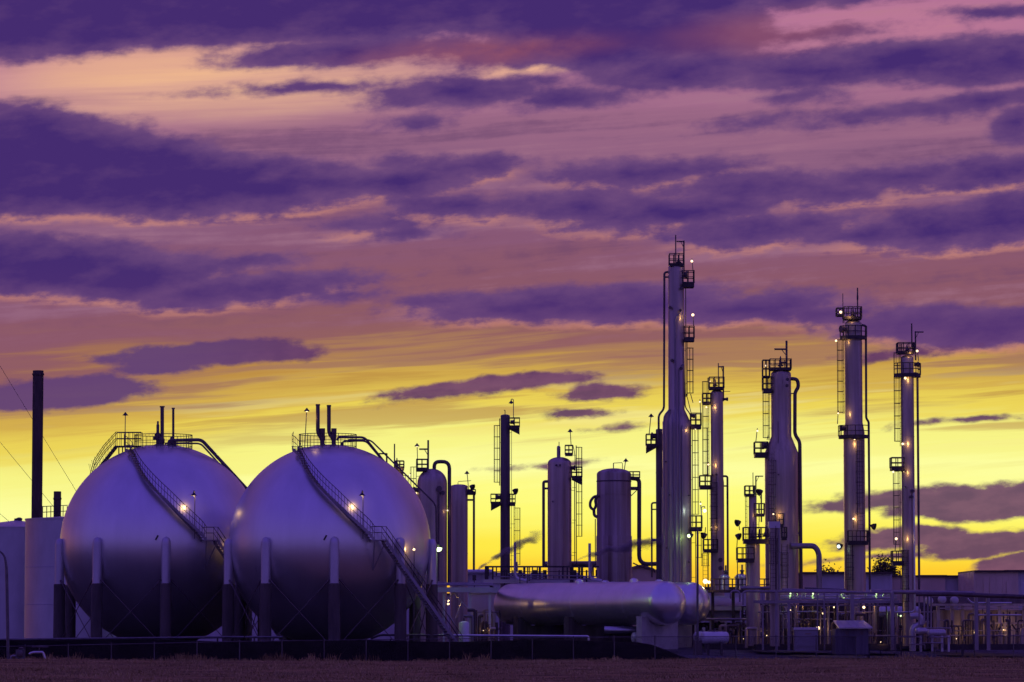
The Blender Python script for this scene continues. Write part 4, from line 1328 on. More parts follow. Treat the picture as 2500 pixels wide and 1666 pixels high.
# ------------------------------------------------------------------ canopy between sphere and tanks
T = thing_at('canopy', 'flat canopy roof on steel posts between the right sphere and long tank', 'canopy', 1130, 1580, 303)
Yc = 303
r_ = MB()
a, b = W(1056, 1444, Yc), W(1212, 1432, Yc)
r_.bx(a.x, b.x, Yc - 2.2, Yc + 2.2, a.z, a.z + .18)
r_.bx(a.x - .1, b.x + .1, Yc - 2.4, Yc - 2.3, a.z - .1, a.z + .3)
r_.build('roof', MT['roof'], T)
for u in (1060, 1085, 1148, 1196):
    p = W(u, 1445, Yc)
    MB().bx(p.x - .1, p.x + .1, Yc - 1.9, Yc - 1.7, .3, p.z - .02).build('post', MT['leg'], T)
for (u0, v0, u1, v1) in ((1082, 1478, 1108, 1447), (1108, 1447, 1146, 1490), (1112, 1510, 1128, 1468), (1096, 1500, 1112, 1530)):
    MB().tube([W(u0, v0, Yc - 1.8), W(u1, v1, Yc - 1.8)], .055, 6).build('brace', MT['leg'], T)
for (u, v) in ((1094, 1467), (1094, 1475)):
    MB().ball(W(u, v, Yc - 1.0), .09, 8).build('bulb', MT['warm'], T)
point(T, W(1096, 1471, Yc - .6) + Vector((.2, -.3, 0)), 'warm', 55)
for i in range(3):
    stick(T, [(1056, 1428 - i * 2.2, Yc - 1.6 + i), (1205, 1429 - i * 2.0, Yc - 1.6 + i), (1206, 1440, Yc - 1.6 + i)], .06, 'pipe', 'pipe')
# metal shed behind the canopy
def ribbed(T, u0, u1, v0, v1, Y, d, mt, name='wall', pitch=.6, zb=None):
    a, b = W(u0, v1, Y), W(u1, v0, Y)
    z0 = a.z if zb is None else zb
    w = MB().bx(a.x, b.x, Y, Y + d, z0, b.z)
    x = a.x + pitch / 2
    while x < b.x:
        w.bx(x - .05, x + .05, Y - .05, Y + .001, z0 + .01, b.z - .01)
        x += pitch
    y = Y + pitch / 2
    for xs_ in (a.x, b.x):
        y = Y + pitch
        while y < Y + d:
            w.bx(xs_ - .04, xs_ + .04, y - .05, y + .05, z0 + .01, b.z - .01)
            y += pitch * 2
    return w.build(name, MT[mt], T)
T = thing_at('metal_shed', 'plain pale shed wall behind the canopy posts', 'shed', 1170, 1580, 308)
ribbed(T, 1148, 1209, 1449, 1526, 308, 5, 'clad', zb=.4)
slab(T, 1145, 1212, 1446, 1449, 307.8, 5.4, 'roof', 'roof')
T = thing_at('upright_vessel', 'small upright white vessel at the foot of the sphere stair', 'tank', 1133, 1580, 287)
p = W(1133, 1551, 287)
MB().lathe([(.4, .2), (.4, W(1133, 1522, 287).z), (.34, W(1133, 1519, 287).z), (.12, W(1133, 1517, 287).z), (1e-3, W(1133, 1516.5, 287).z)], (p.x, 287, 0), 20).build('shell', MT['white'], T)
MB().tube([(p.x, 287, W(1133, 1517, 287).z), (p.x, 287, W(1133, 1510, 287).z)], .06, 8).build('nozzle', MT['rail'], T)

# ------------------------------------------------------------------ low buildings and platforms behind the long tank
T = thing_at('warehouse', 'low warehouse with pale barrel roof left of the slim dark column', 'building', 1160, 1580, 350)
Yw = 350
pts = []
prf = [(1098, 1440), (1098, 1402), (1104, 1394), (1116, 1391), (1196, 1390), (1204, 1394), (1212, 1398), (1300, 1402), (1420, 1404), (1440, 1412), (1440, 1440)]
poly = [W(u, v, Yw) for (u, v) in prf]
for q in (poly[0], poly[-1]): q.z = .4
MB().prism(poly, (0, 12, 0)).build('wall', MT['clad'], T)
MB().tube([W(1106, 1396, Yw - .5), W(1203, 1396, Yw - .5)], 5.5 * MPX(Yw), 16).build('roof_ridge', MT['white'], T)
for u in (1130, 1190, 1225, 1262, 1310, 1358, 1400):
    p = W(u, 1412, Yw - .06)
    MB().box(p, (1.2, .08, 1.1)).build('wall_panel', MT['roof'], T)
T = thing_at('sign_board', 'small dark square board on a post behind the canopy', 'sign', 1158, 1580, 310)
p = W(1158, 1411, 310)
MB().box(p, (.32, .06, .44)).build('board', MT['steel'], T)
MB().tube([(p.x, 310.1, .4), (p.x, 310.1, p.z)], .04, 6).build('post', MT['steel'], T)
T = thing_at('gabled_shed', 'brown gabled shed roof left of the tallest tower', 'shed', 1550, 1580, 330)
Yg = 330
poly = [W(1440, 1421, Yg), W(1558, 1384, Yg), W(1572, 1383, Yg), W(1640, 1412, Yg)]
MB().prism(poly + [Vector((poly[-1].x, Yg, .4)), Vector((poly[0].x, Yg, .4))], (0, 9, 0)).build('wall', MT['clad_tan_lit'], T)
rf = MB()
for (a, b) in zip(poly, poly[1:]):
    rf.prism([a + Vector((0, 0, .0)), b + Vector((0, 0, .0)), b + Vector((0, 0, .16)), a + Vector((0, 0, .16))], (0, 9.6, 0))
rf_o = rf.build('roof', MT['roof_tan'], T)
rf_o.location.y -= .3
T = thing_at('insulated_duct', 'fat horizontal duct with a round cap behind the long tank', 'duct', 1470, 1380, 318)
MB().tube([W(1330, 1377, 322), W(1501, 1376, 316)], 6.2 * MPX(318), 18).build('duct', MT['pipe'], T)
MB().lathe([(6.6 * MPX(318), 0), (6.6 * MPX(318), .12)], W(1501, 1376, 316), 18, axis=(1, -.25, 0)).build('end_cap', MT['roof'], T)
for u in (1350, 1420, 1470):
    p = W(u, 1382, 319)
    MB().bx(p.x - .08, p.x + .08, p.y - .3, p.y + .3, .4, p.z + .05).build('support', MT['steel'], T)
T = thing_at('cooler_platform', 'dark elevated cooler platform with many posts behind the long tank', 'platform', 1320, 1580, 308)
Yp = 308
a, b = W(1184, 1384, Yp), W(1462, 1381, Yp)
rnd = random.Random(11)
for (u0, u1, v) in ((1184, 1462, 1382), (1205, 1440, 1395)):
    a, b = W(u0, v, Yp), W(u1, v, Yp)
    MB().bx(a.x, b.x, Yp - .1, Yp + .1, a.z - (.14 if v < 1390 else .06), a.z).build('beam', MT['steel'], T)
for i, u in enumerate([1188, 1192, 1203, 1212, 1224, 1232, 1237, 1243, 1252, 1270, 1280, 1288, 1292, 1300, 1306, 1312, 1318, 1330, 1365, 1374, 1385, 1396, 1402, 1406, 1414, 1421, 1432, 1441, 1448, 1456]):
    a = W(u, 1384 + (rnd.random() < .25) * 8, Yp + rnd.uniform(0, 3))
    b = W(u, 1418, Yp)
    wdt = rnd.choice([.05, .07, .1, .16])
    MB().bx(a.x - wdt, a.x + wdt, a.y - .08, a.y + .08, b.z - rnd.choice([.3, 0, -.4]), a.z).build('post', MT['steel'], T)
a, b = W(1180, 1424, Yp), W(1470, 1415, Yp)
MB().bx(a.x, b.x, Yp + .5, Yp + 4, a.z, b.z).build('deck', MT['clad'], T)
for u in (1200, 1260, 1320, 1380, 1440):
    p = W(u, 1424, Yp + 2)
    MB().bx(p.x - .15, p.x + .15, p.y - .15, p.y + .15, .4, p.z).build('leg', MT['steel'], T)
for (u0, v0, u1, v1) in ((1205, 1408, 1330, 1410), (1240, 1402, 1460, 1408), (1290, 1415, 1440, 1414)):
    stick(T, [(u0, v0, Yp - .3), (u1, v1, Yp - .3)], .05, 'pipe', 'pipe')
for (u0, vt) in ((1257.5, 1325), (1439.5, 1327)):
    lab = 'pale vertical steam vent pipe beside the ' + ('slim dark column' if u0 < 1300 else 'rust-streaked drum')
    T = thing_at('steam_vent', lab, 'vent', u0, 1420, 306, 'steam vents')
    stick(T, [(u0 + 30, 1418, 306), (u0 + 2, 1412, 306), (u0, 1398, 306), (u0, vt, 306)], 3.4 * MPX(306), 'leg', 'pipe', .5, 10)
    stick(T, [(u0 + 4, 1372, 305.8), (u0 + 5, 1395, 305.8)], .08, 'pipe', 'branch')

# ------------------------------------------------------------------ sheds behind the towers
def shed(label, u0, u1, vt, Y, d, parts, eave=True):
    T = thing_at('metal_shed', label, 'shed', (u0 + u1) / 2, 1580, Y, 'ribbed metal sheds')
    for (a, b, mt, dy) in parts:
        ribbed(T, a, b, vt, 1500, Y + dy, d, mt, zb=.4)
    n = 3
    for i in range(n):
        a, b = W(u0 + (u1 - u0) * i / n, vt, Y), W(u0 + (u1 - u0) * (i + 1) / n - .6, vt, Y)
        MB().bx(a.x, b.x, Y - .3, Y + d + .3, a.z, a.z + .16 + .03 * (i % 2)).build('roof_panel', MT['stack'], T)
    return T
shed('long grey shed behind the pipe hook of the broad shouldered tower', 1958, 2178, 1401, 345, 12, ((1958, 1993, 'clad_tan_lit', 0), (1993, 2178, 'clad', .25)))
shed('grey shed with lamplit tan put in its front colour, behind the slender rightmost tower', 2176, 2380, 1409, 352, 12, ((2176, 2306, 'clad_tan_lit', 0), (2306, 2380, 'clad', .25)))
T = shed('tall shed with lamplit tan put in its front colour, at the right edge behind the pipe rack', 2378, 2600, 1397, 340, 12, ((2378, 2486, 'clad_tan_lit', 0), (2486, 2600, 'clad', .25)))
for u in (2402, 2458):
    a, b = W(u, 1470, 339.9), W(u + 12, 1420, 339.9)
    MB().bx(a.x, b.x, 339.86, 339.95, a.z, b.z).build('door_frame', MT['clad_tan_lit'], T)

shed('long low grey shed seen between the legs of the right sphere', 430, 1100, 1453, 366, 8, ((430, 1100, 'clad', 0),))
shed('low grey shed behind the valve deck and raised building', 1590, 1962, 1438, 354, 8, ((1590, 1962, 'clad', 0),))
# bare shrubs above the shed roofs
def shrub(label, u, v0, v1, Y, wpx, seed):
    rnd = random.Random(seed)
    base = W(u, v1, Y)
    T = thing('shrub_tree', label, 'tree', (base.x, Y, .4), 'small trees behind the sheds')
    h = W(u, v0, Y).z - .4
    tr = MB().tube([(base.x, Y, .2), (base.x + .2, Y, h * .4), (base.x, Y, h * .7)], .22, 7, r1=.1)
    lf = MB()
    wd = wpx * MPX(Y)
    for i in range(46):
        a = rnd.uniform(0, 2 * math.pi)
        t = Vector((base.x + wd * rnd.uniform(-1, 1) * .9, Y + wd * rnd.uniform(-1, 1) * .6, .4 + h * rnd.uniform(.62, 1.0)))
        t.z -= abs(t.x - base.x) / wd * h * .16
        s = Vector((base.x, Y, .4 + h * rnd.uniform(.25, .6)))
        mid = s.lerp(t, .5) + Vector((rnd.uniform(-.3, .3), rnd.uniform(-.3, .3), -.4))
        tr.tube([s, mid, t], .09, 4, r1=.04)
        for q in range(70):
            c = mid.lerp(t, rnd.uniform(.2, 1.15)) + Vector((rnd.gauss(0, .28), rnd.gauss(0, .28), rnd.gauss(0, .3)))
            n_ = Vector((rnd.gauss(0, 1), rnd.gauss(0, 1), rnd.gauss(0, 1))).normalized()
            e1 = n_.orthogonal().normalized() * rnd.uniform(.07, .15)
            e2 = n_.cross(e1).normalized() * rnd.uniform(.07, .14)
            lf.quad(c - e1, c - e2, c + e1, c + e2)
    tr.build('trunk', MT['bark'], T)
    lf.build('crown', MT['leaf'], T, sharp=180)
shrub('small scrubby tree behind the shed left of the slender rightmost tower', 2155, 1360, 1402, 380, 28, 5)
shrub('second scrubby tree bending over the shed roof edge', 2182, 1378, 1402, 384, 16, 8)
shrub('low bushy tree above the shed beside the pipe hook', 2012, 1378, 1402, 384, 17, 6)
shrub('tiny tree top just left of the second tallest tower', 2036, 1391, 1402, 388, 15, 12)

# ------------------------------------------------------------------ valve deck with domed drums
T = thing_at('valve_deck', 'railed valve deck behind the tank end, lit by two small lamps', 'platform', 1800, 1580, 297)
Yd = 297
a, b = W(1733, 1447, Yd), W(1880, 1441, Yd)
MB().bx(a.x, b.x, Yd, Yd + 3, a.z, b.z).build('deck', MT['steel'], T)
rl = MB()
for v in (1414, 1428):
    rl.tube([W(1735, v, Yd), W(1895, v, Yd)], .045, 5)
rl.build('railing', MT['steel'], T)
for i, u in enumerate((1736, 1743, 1757, 1768, 1788, 1803, 1812, 1824, 1836, 1848, 1866, 1880)):
    a, b = W(u, 1413, Yd), W(u, 1446, Yd)
    MB().bx(a.x - .05, a.x + .05, Yd - .05, Yd + .05, b.z, a.z).build('railing_post', MT['steel'], T)
for u in (1740, 1790, 1850):
    p = W(u, 1446, Yd + 1.5)
    MB().bx(p.x - .12, p.x + .12, p.y - .12, p.y + .12, .4, p.z - .02).build('leg', MT['steel'], T)
for (u, v) in ((1722, 1420), (1731, 1422)):
    MB().ball(W(u, v, Yd - .4), .2 if u < 1725 else .13, 8).build('bulb', MT['warm'], T)
    MB().tube([W(u, v, Yd - .25), W(u, 1447, Yd + .2)], .035, 5).build('lamp_post', MT['steel'], T)
point(T, W(1730, 1424, Yd - 1.2), 'warm', 45)
for (u, w_) in ((1769, 11.5), (1809, 14)):
    lab = 'green-lit domed drum on the valve deck, ' + ('the smaller left one' if u < 1790 else 'the larger right one')
    D = thing_at('domed_drum', lab, 'tank', u, 1442, 299, 'domed drums')
    k = MPX(299)
    p = W(u, 1440, 299)
    z0, z1 = p.z, W(u, 1411, 299).z
    pr = [(w_ * k, z0), (w_ * k, z1), (w_ * k + .08, z1), (w_ * k + .08, z1 + .08)]
    pr += [(max(w_ * k * math.cos(math.pi / 2 * q / 6), 1e-3), z1 + .08 + w_ * k * .55 * math.sin(math.pi / 2 * q / 6)) for q in range(7)]
    MB().lathe(pr, (p.x, 299, 0), 24).build('shell', MT['bright'], D)
    MB().lathe([(.12, 0), (.12, .25), (.2, .25), (.2, .33), (.07, .4), (.07, .8)], (p.x + .1, 299, z1 + w_ * k * .55), 10).build('valve', MT['pipe_dark'], D)
    point(D, (p.x + (-.6 if u < 1790 else .2), 297.6, z1 + 1.1), 'green', 12)

# ------------------------------------------------------------------ elevated white building right of the tanks
T = thing_at('white_building', 'pale raised building with overhanging roof right of the tank ends', 'building', 1770, 1580, 300)
Yb = 300
roof = [W(1700, 1484, Yb - 1.2), W(1812, 1484, Yb - 1.2), W(1812, 1463, Yb + 2), W(1700, 1463, Yb + 2)]
MB().prism(roof, (0, 0, .12)).build('roof', MT['roof'], T)
MB().bx(roof[0].x - .2, roof[1].x + .3, Yb - 1.45, Yb - 1.2, roof[0].z - .22, roof[0].z + .06).build('gutter', MT['roof'], T)
ribbed(T, 1696, 1807, 1486, 1517, Yb - .8, 4, 'clad_grey', pitch=.8)
slab(T, 1690, 1812, 1455, 1463, Yb + 2.1, 3, 'clad', 'upper_wall')
for u in (1698, 1735, 1772, 1808):
    p = W(u, 1517, Yb - .7)
    MB().bx(p.x - .09, p.x + .09, Yb - .72, Yb - .54, .3, p.z - .01).build('post', MT['leg'], T)
for (u0, u1) in ((1784, 1804), (1811, 1829)):
    slab(T, u0, u1, 1521, 1578, Yb + .2, .3, 'white', 'door_panel')
slab(T, 1690, 1784, 1520, 1578, Yb + 2.5, .3, 'pipe_dark', 'back_wall')
for (u0, v0, u1, v1) in ((1735, 1545, 1755, 1518), (1755, 1518, 1775, 1545), (1710, 1527, 1790, 1527), (1740, 1530, 1750, 1543), (1772, 1520, 1808, 1550)):
    MB().tube([W(u0, v0, Yb - .6), W(u1, v1, Yb - .6)], .06, 5).build('brace', MT['steel'], T)
# bright metal gauge box near the tank
MB().box(W(1718, 1537, Yb - .3), (.28, .2, .34)).build('gauge_box', MT['bright'], T)
# access platform with ladder beside it
c = Column('access_platform', 'open access platform with a ladder right of the raised building', 298, 1828, 1500, None, 'platform')
c.r = .3
c.platform(1812, 1841, 1510, 1481, thick=.18, mid=3, depth=1.6)
for u in (1814, 1838):
    c.pipe([(u, 1590), (u, 1482)], 1.6, 'steel')
c.ladder(1832, 1582, 1482, (.2, -1), cage=False, dy=-.9); c.pipe([(1824, 1447, .3), (1824, 1505, .3)], 1.6, 'pipe'); c.pipe([(1830, 1450, .4), (1834, 1452, .4), (1834, 1505, .4)], 1.6, 'pipe')
c.valve(1822, 1508, 1488, 3); c.lamp(1823, 1461, 1447, 'green', 5, (0, -.5, 0), rb=.06, shade=False)

# ------------------------------------------------------------------ pipe rack
T = thing_at('pipe_rack', 'long steel pipe rack carrying pale pipes across the right side', 'pipe rack', 2080, 1580, 288)
Yr = 288
for (u, w_, vt) in ((1895, 3, 1440), (1925, 3.2, 1470), (2080, 4.6, 1450), (2178, 4.4, 1447), (2383, 4.4, 1458), (2412, 4.4, 1458), (1862, 2.2, 1447), (2012, 2, 1447), (2044, 1.8, 1452)):
    a = W(u, vt, Yr)
    k = w_ * MPX(Yr)
    MB().bx(a.x - k, a.x + k, Yr - k, Yr + k, .3, a.z).build('column', MT['pipe'], T)
for (u0, u1, v0, v1, dy) in ((1840, 2196, 1466, 1473, .35), (1905, 2190, 1477, 1480, 1.5), (1850, 1900, 1468, 1474, -.4)):
    a, b = W(u0, v1, Yr), W(u1, v0, Yr)
    MB().bx(a.x, b.x, Yr + dy - .12, Yr + dy + .12, a.z, b.z).build('beam', MT['pipe'], T)
for (pts, r_, mt) in (
    ([(1814, 1478, Yr), (1814, 1444, Yr), (2092, 1446, Yr)], .09, 'pipe'),
    ([(1784, 1462, Yr + .6), (1784, 1443, Yr + .6), (1806, 1443, Yr + .6), (1806, 1470, Yr + .6)], .08, 'pipe'),
    ([(1808, 1436, Yr + 1.5), (1886, 1436, Yr + 1.5)], .13, 'pipe'),
    ([(1908, 1441, Yr + 1), (2066, 1444, Yr + 1)], .13, 'pipe'),
    ([(1964, 1436, Yr + 1.6), (2066, 1440, Yr + 1.6)], .06, 'rail'),
    ([(2060, 1447, Yr + .4), (2180, 1447, Yr + .4)], .09, 'pipe'),
    ([(2126, 1444, Yr + 1.2), (2216, 1446, Yr + 1.2), (2380, 1449, Yr + 1.2)], .16, 'pipe'),
    ([(2236, 1451, Yr - .2), (2330, 1451, Yr - .2), (2520, 1458, Yr - .2)], .17, 'pipe_dark'),
    ([(2362, 1462, Yr + .6), (2372, 1473, Yr + .6), (2470, 1473, Yr + .6)], .09, 'bright'),
    ([(2388, 1502, Yr + .6), (2494, 1502, Yr + .6)], .07, 'bright'),
    ([(1945, 1494, Yr + 2), (1998, 1493, Yr + 2)], .05, 'bright'),
    ([(2096, 1485, Yr + .8), (2096, 1462, Yr + .8), (2180, 1462, Yr + .8)], .06, 'pipe'),
    ([(1996, 1447, Yr - .3), (1996, 1565, Yr - .3)], .06, 'pipe'),
    ([(2244, 1455, Yr + .3), (2244, 1540, Yr + .3)], .06, 'pipe'), ([(2256, 1455, Yr + .4), (2257, 1524, Yr + .4), (2246, 1526, Yr + .4)], .075, 'pipe'),
    ([(2265, 1455, Yr + .5), (2265, 1552, Yr + .5)], .075, 'pipe'), ([(2273, 1455, Yr + .6), (2273, 1552, Yr + .6)], .07, 'pipe')):
    MB().tube(fillet([W(*p) for p in pts], .3), r_, 10).build('pipe', MT[mt], T)
rl = MB()
for i in range(26):                                   # small bright valves and fittings on the tier below
    rnd = random.Random(100 + i)
    u = rnd.uniform(1925, 2190)
    p = W(u, rnd.uniform(1455, 1462), Yr + 1.6)
    MB().lathe([(.10, 0), (.10, .12), (.05, .16), (.05, .3), (.12, .3), (.12, .34)], p, 8).build('valve', MT['bright'], T)
stick(T, [(1905, 1462, Yr + 1.7), (2190, 1462, Yr + 1.7)], .07, 'bright', 'pipe')
stick(T, [(1905, 1456, Yr + 2.1), (2190, 1456, Yr + 2.1)], .05, 'bright', 'pipe')
for u in (1930, 1985, 2060, 2140):
    MB().ball(W(u, 1450, Yr + 2.4), .07, 8).build('bulb', MT['green'], T)
    point(T, W(u, 1452, Yr + 1.9), 'green', 5)

# ------------------------------------------------------------------ process skids under the rack
def skid(label, u0, u1, Y, seed, lamps, n, vmin=1478):
    T = thing_at('process_skid', label, 'pipework', (u0 + u1) / 2, 1580, Y, 'pipework under the rack')
    rnd = random.Random(seed)
    a, b = W(u0, 1590, Y), W(u1, 1590, Y)
    MB().bx(a.x, b.x, Y - .6, Y + 2.4, .3, .75).build('base_frame', MT['steel'], T)
    for i in range(n):
        u = u0 + (u1 - u0) * (i + rnd.uniform(.15, .85)) / n
        dy = rnd.uniform(-.4, 2.2)
        vt = rnd.choice([vmin, vmin, vmin + 14, 1500, 1520, 1535])
        pts = [(u, 1582, Y + dy), (u, vt, Y + dy)]
        if rnd.random() < .45:
            pts.append((u + rnd.choice([-1, 1]) * rnd.uniform(8, 26), vt, Y + dy))
            if rnd.random() < .5:
                pts.append((pts[-1][0], 1582, Y + dy))
        stick(T, pts, rnd.choice([.04, .05, .07, .1, .13]), rnd.choice(['pipe', 'column', 'pipe_dark', 'pipe_dark', 'steel']), 'pipe', .2)
    for i in range(max(2, n // 4)):
        u = rnd.uniform(u0, u1)
        v = rnd.uniform(1525, 1560)
        p = W(u, v, Y + rnd.uniform(-.5, .5))
        V = MB().lathe([(.1, -.2), (.16, -.2), (.16, -.1), (.08, -.05), (.13, .05), (.13, .2), (.05, .25), (.05, .45)], p, 10).build('valve', MT['pipe_dark'], T)
        MB().tube([p + Vector((.16 * math.cos(t), .16 * math.sin(t), .45)) for t in [2 * math.pi * q / 10 for q in range(11)]], .02, 4, cap=False).build('hand_wheel', MT['rail'], V)
    for i in range(3):
        v = rnd.choice([1495, 1512, 1540, 1552])
        stick(T, [(u0 + rnd.uniform(0, 10), v, Y + rnd.uniform(0, 2)), (u1 - rnd.uniform(0, 10), v, Y + rnd.uniform(0, 2))], rnd.choice([.04, .06, .09]), 'pipe', 'pipe')
    for (u, v, dy, key, watt, rb) in lamps:
        p = W(u, v, Y + dy)
        MB().ball(p, rb, 8).build('bulb', MT[key], T)
        MB().tube([p + Vector((0, .12, .1)), p + Vector((0, .12, -1.2))], .03, 5).build('lamp_post', MT['steel'], T)
        if watt: point(T, p + Vector((.1, -.45, .1)), key, watt)
    return T
skid('crowded pipework right of the raised building', 1846, 1938, 291, 21, ((1872, 1552, .5, 'warm', 9, .04), (1908, 1470, 1.5, 'green', 5, .04)), 12)
skid('orange-lit pipework behind the grey control cabinet', 1936, 2040, 292, 22, ((1997, 1534, -.8, 'warm', 34, .15), (2010, 1498, 1, 'warm', 30, .09), (1962, 1484, 1, 'warm', 26, .06), (2036, 1483, 1, 'warm', 18, .06)), 16)
skid('standpipes between the roofed hut and the slender tower', 2040, 2200, 293, 23, ((2109, 1483, .6, 'warm', 22, .11), (2199, 1504, .6, 'green', 8, .07), (2150, 1568, -.3, 'warm', 10, .04)), 22)
skid('low pipework between the two rack legs at the right edge', 2300, 2520, 293, 24, ((2335, 1560, .3, 'warm', 8, .04), (2378, 1545, 1.2, 'warm', 16, .04), (2450, 1538, 1.5, 'warm', 16, .04)), 24, 1515)
skid('dark pipe thicket deep under the left half of the rack', 1850, 2030, 298, 31, ((1930, 1490, 0, 'warm', 14, .04),), 26, 1470)
skid('dark pipe thicket deep under the right half of the rack', 2040, 2290, 300, 32, ((2225, 1530, 0, 'warm', 10, .04),), 26, 1470)
T = thing_at('rack_shade_panels', 'added dark slatted panels standing in for shade deep under the pipe rack', 'shade panel', 2060, 1580, 311)  # added dark panels that deepen the gaps under the rack in place of shade
for i in range(14):
    u0 = 1846 + i * 33
    if u0 > 2275: break
    slab(T, u0, u0 + 32, 1471 + (i % 3), 1590, 311 + .1 * (i % 2), 4, 'stack' if i % 2 else 'pipe_dark', 'panel')
for i in range(9):
    a_ = W(1850 + i * 50, 1480, 310.7)
    for q in range(5):
        MB().bx(a_.x, a_.x + 1.3, 310.6, 310.75, a_.z - q * .5 - .1, a_.z - q * .5).build('dark_slat', MT['steel'], T)
skid('valves and small pipes at the foot of the raised building', 1722, 1835, 296, 41, ((1815, 1560, .2, 'warm', 6, .03),), 16, 1528)
skid('thin pipework between the canopy and the long tank end', 1150, 1222, 301, 42, ((1180, 1540, .2, 'warm', 6, .03),), 12, 1490)
# control cabinet
T = thing_at('control_cabinet', 'grey control cabinet standing left of the roofed hut', 'cabinet', 1968, 1580, 287)
slab(T, 1940, 1997, 1538, 1590, 287, 1.6, 'clad_grey', 'body')
slab(T, 1938, 1999, 1532, 1538, 286.9, 1.8, 'leg', 'top')
for (u0, u1) in ((1943, 1960), (1961, 1978), (1979, 1995)):
    slab(T, u0, u1, 1544, 1578, 286.94, .05, 'clad_grey', 'door')
slab(T, 1966, 1979, 1546, 1549, 286.90, .03, 'roof_tan', 'nameplate')
# roofed hut
T = thing_at('roofed_hut', 'small hut with a sloping panelled metal roof near the fence', 'hut', 2078, 1580, 284)
a, b = W(2040, 1590, 284), W(2120, 1536, 284)
MB().bx(a.x, b.x, 284, 287, .0, b.z).build('wall', MT['hut'], T)
for i in range(5):
    f0, f1 = i / 5, (i + 1) / 5 - .012
    P = [W(2048 + 84 * f0 - 13 * 0, 1535, 283.6), W(2048 + 84 * f1, 1535, 283.6), W(2034 + 76 * f1, 1518, 287.2), W(2034 + 76 * f0, 1518, 287.2)]
    MB().prism(P, (0, 0, .09)).build('roof_panel', MT['roof'], T)
for u in (2064, 2100):
    slab(T, u, u + 8, 1542, 1550, 283.95, .04, 'pipe_dark', 'window')
# drum and exchangers at the foot of the slender tower
T = thing_at('horizontal_drum', 'pale horizontal drum with round end behind the slender tower foot', 'tank', 2190, 1580, 299)
drum(T, 2150, 2240, 1494, 299, 13 * MPX(299), 'leg', head=.6)
for u in (2160, 2230):
    p = W(u, 1505, 299)
    MB().bx(p.x - .12, p.x + .12, 298.6, 299.4, .3, p.z + .1).build('saddle', MT['concrete'], T)
T = thing_at('elbow_pipe', 'fat grey elbow pipe bending down right of the slender tower', 'pipe', 2240, 1580, 289)
stick(T, [(2222, 1505, 289.4), (2238, 1503, 289.4), (2250, 1510, 289.4), (2249, 1524, 289.4), (2228, 1532, 289.4), (2228, 1590, 289.4)], .26, 'leg', 'pipe', .6, 14)
T = thing_at('heat_exchanger', 'pair of low heat exchanger shells right of the elbow pipe', 'heat exchanger', 2280, 1580, 287)
for (u0, u1, v, dy) in ((2240, 2262, 1541, .8), (2270, 2304, 1545, 0)):
    drum(T, u0, u1, v, 287 + dy, 8 * MPX(287), 'leg', 'shell', .5, .8)
for (u0, v0, u1, v1) in ((2194, 1555, 2246, 1555), (2268, 1556, 2320, 1556), (2250, 1570, 2302, 1570), (2220, 1574, 2258, 1574), (2262, 1534, 2322, 1534)):
    stick(T, [(u0, v0, 286.6), (u1, v1, 286.6), (u1, v1 + 12, 286.6)], .05, 'pipe', 'pipe', .1)
for u in (2248, 2276, 2300, 2316):
    p = W(u, 1552, 287)
    MB().bx(p.x - .08, p.x + .08, 286.9, 287.3, .2, p.z).build('saddle', MT['leg'], T)
# open process shelter at the right edge
T = thing_at('process_shelter', 'open steel shelter lit orange inside at the right edge', 'shelter', 2420, 1580, 296)
Ys = 296
for u in (2290, 2324, 2350, 2378, 2440, 2500):
    p = W(u, 1480, Ys)
    MB().bx(p.x - .13, p.x + .13, Ys - .13, Ys + .13, .3, W(u, 1478, Ys).z).build('post', MT['column'], T)
for (u0, u1, v0, v1, mt, d, nm) in ((2270, 2530, 1474, 1480, 'column', .3, 'beam'), (2290, 2530, 1484, 1487, 'column', .3, 'beam'), (2385, 2530, 1520, 1524, 'column', .3, 'beam')):
    slab(T, u0, u1, v0, v1, Ys - .5, d, mt, nm)
slab(T, 2280, 2540, 1490, 1580, Ys + 3, .3, 'rusty', 'back_wall')
slab(T, 2275, 2540, 1457, 1474, Ys + 1.5, 2, 'column_dark', 'duct_bank')
for (u, v) in ((2268, 1467), (2300, 1464), (2330, 1466)):
    MB().lathe([(.3, -.2), (.3, .2), (.12, .3)], W(u, v, Ys + .5), 14, axis=(.3, -1, 0)).build('fan_hood', MT['clad'], T)
for u in (2390, 2405, 2420, 2435, 2450, 2465, 2480):
    p = W(u, 1495, Ys + 1)
    MB().tube([p, (p.x, p.y, 2.2)], .07, 6).build('hanger', MT['column_dark'], T)
for (u0, v0, u1, v1) in ((2416, 1525, 2434, 1545), (2434, 1545, 2448, 1525), (2470, 1525, 2486, 1545), (2358, 1525, 2380, 1548)):
    MB().tube([W(u0, v0, Ys - .4), W(u1, v1, Ys - .4)], .07, 5).build('brace', MT['steel'], T)
for (u, v, w_) in ((2350, 1530, 20), (2400, 1515, 18), (2460, 1515, 26)):
    q = W(u, v, Ys + 1.6)
    MB().ball(q, .05, 8).build('bulb', MT['warm'], T)
    MB().tube([q, q + Vector((0, .2, .9))], .03, 5).build('lamp_bracket', MT['steel'], T)
    point(T, q + Vector((0, .25, -.3)), 'warm', w_)
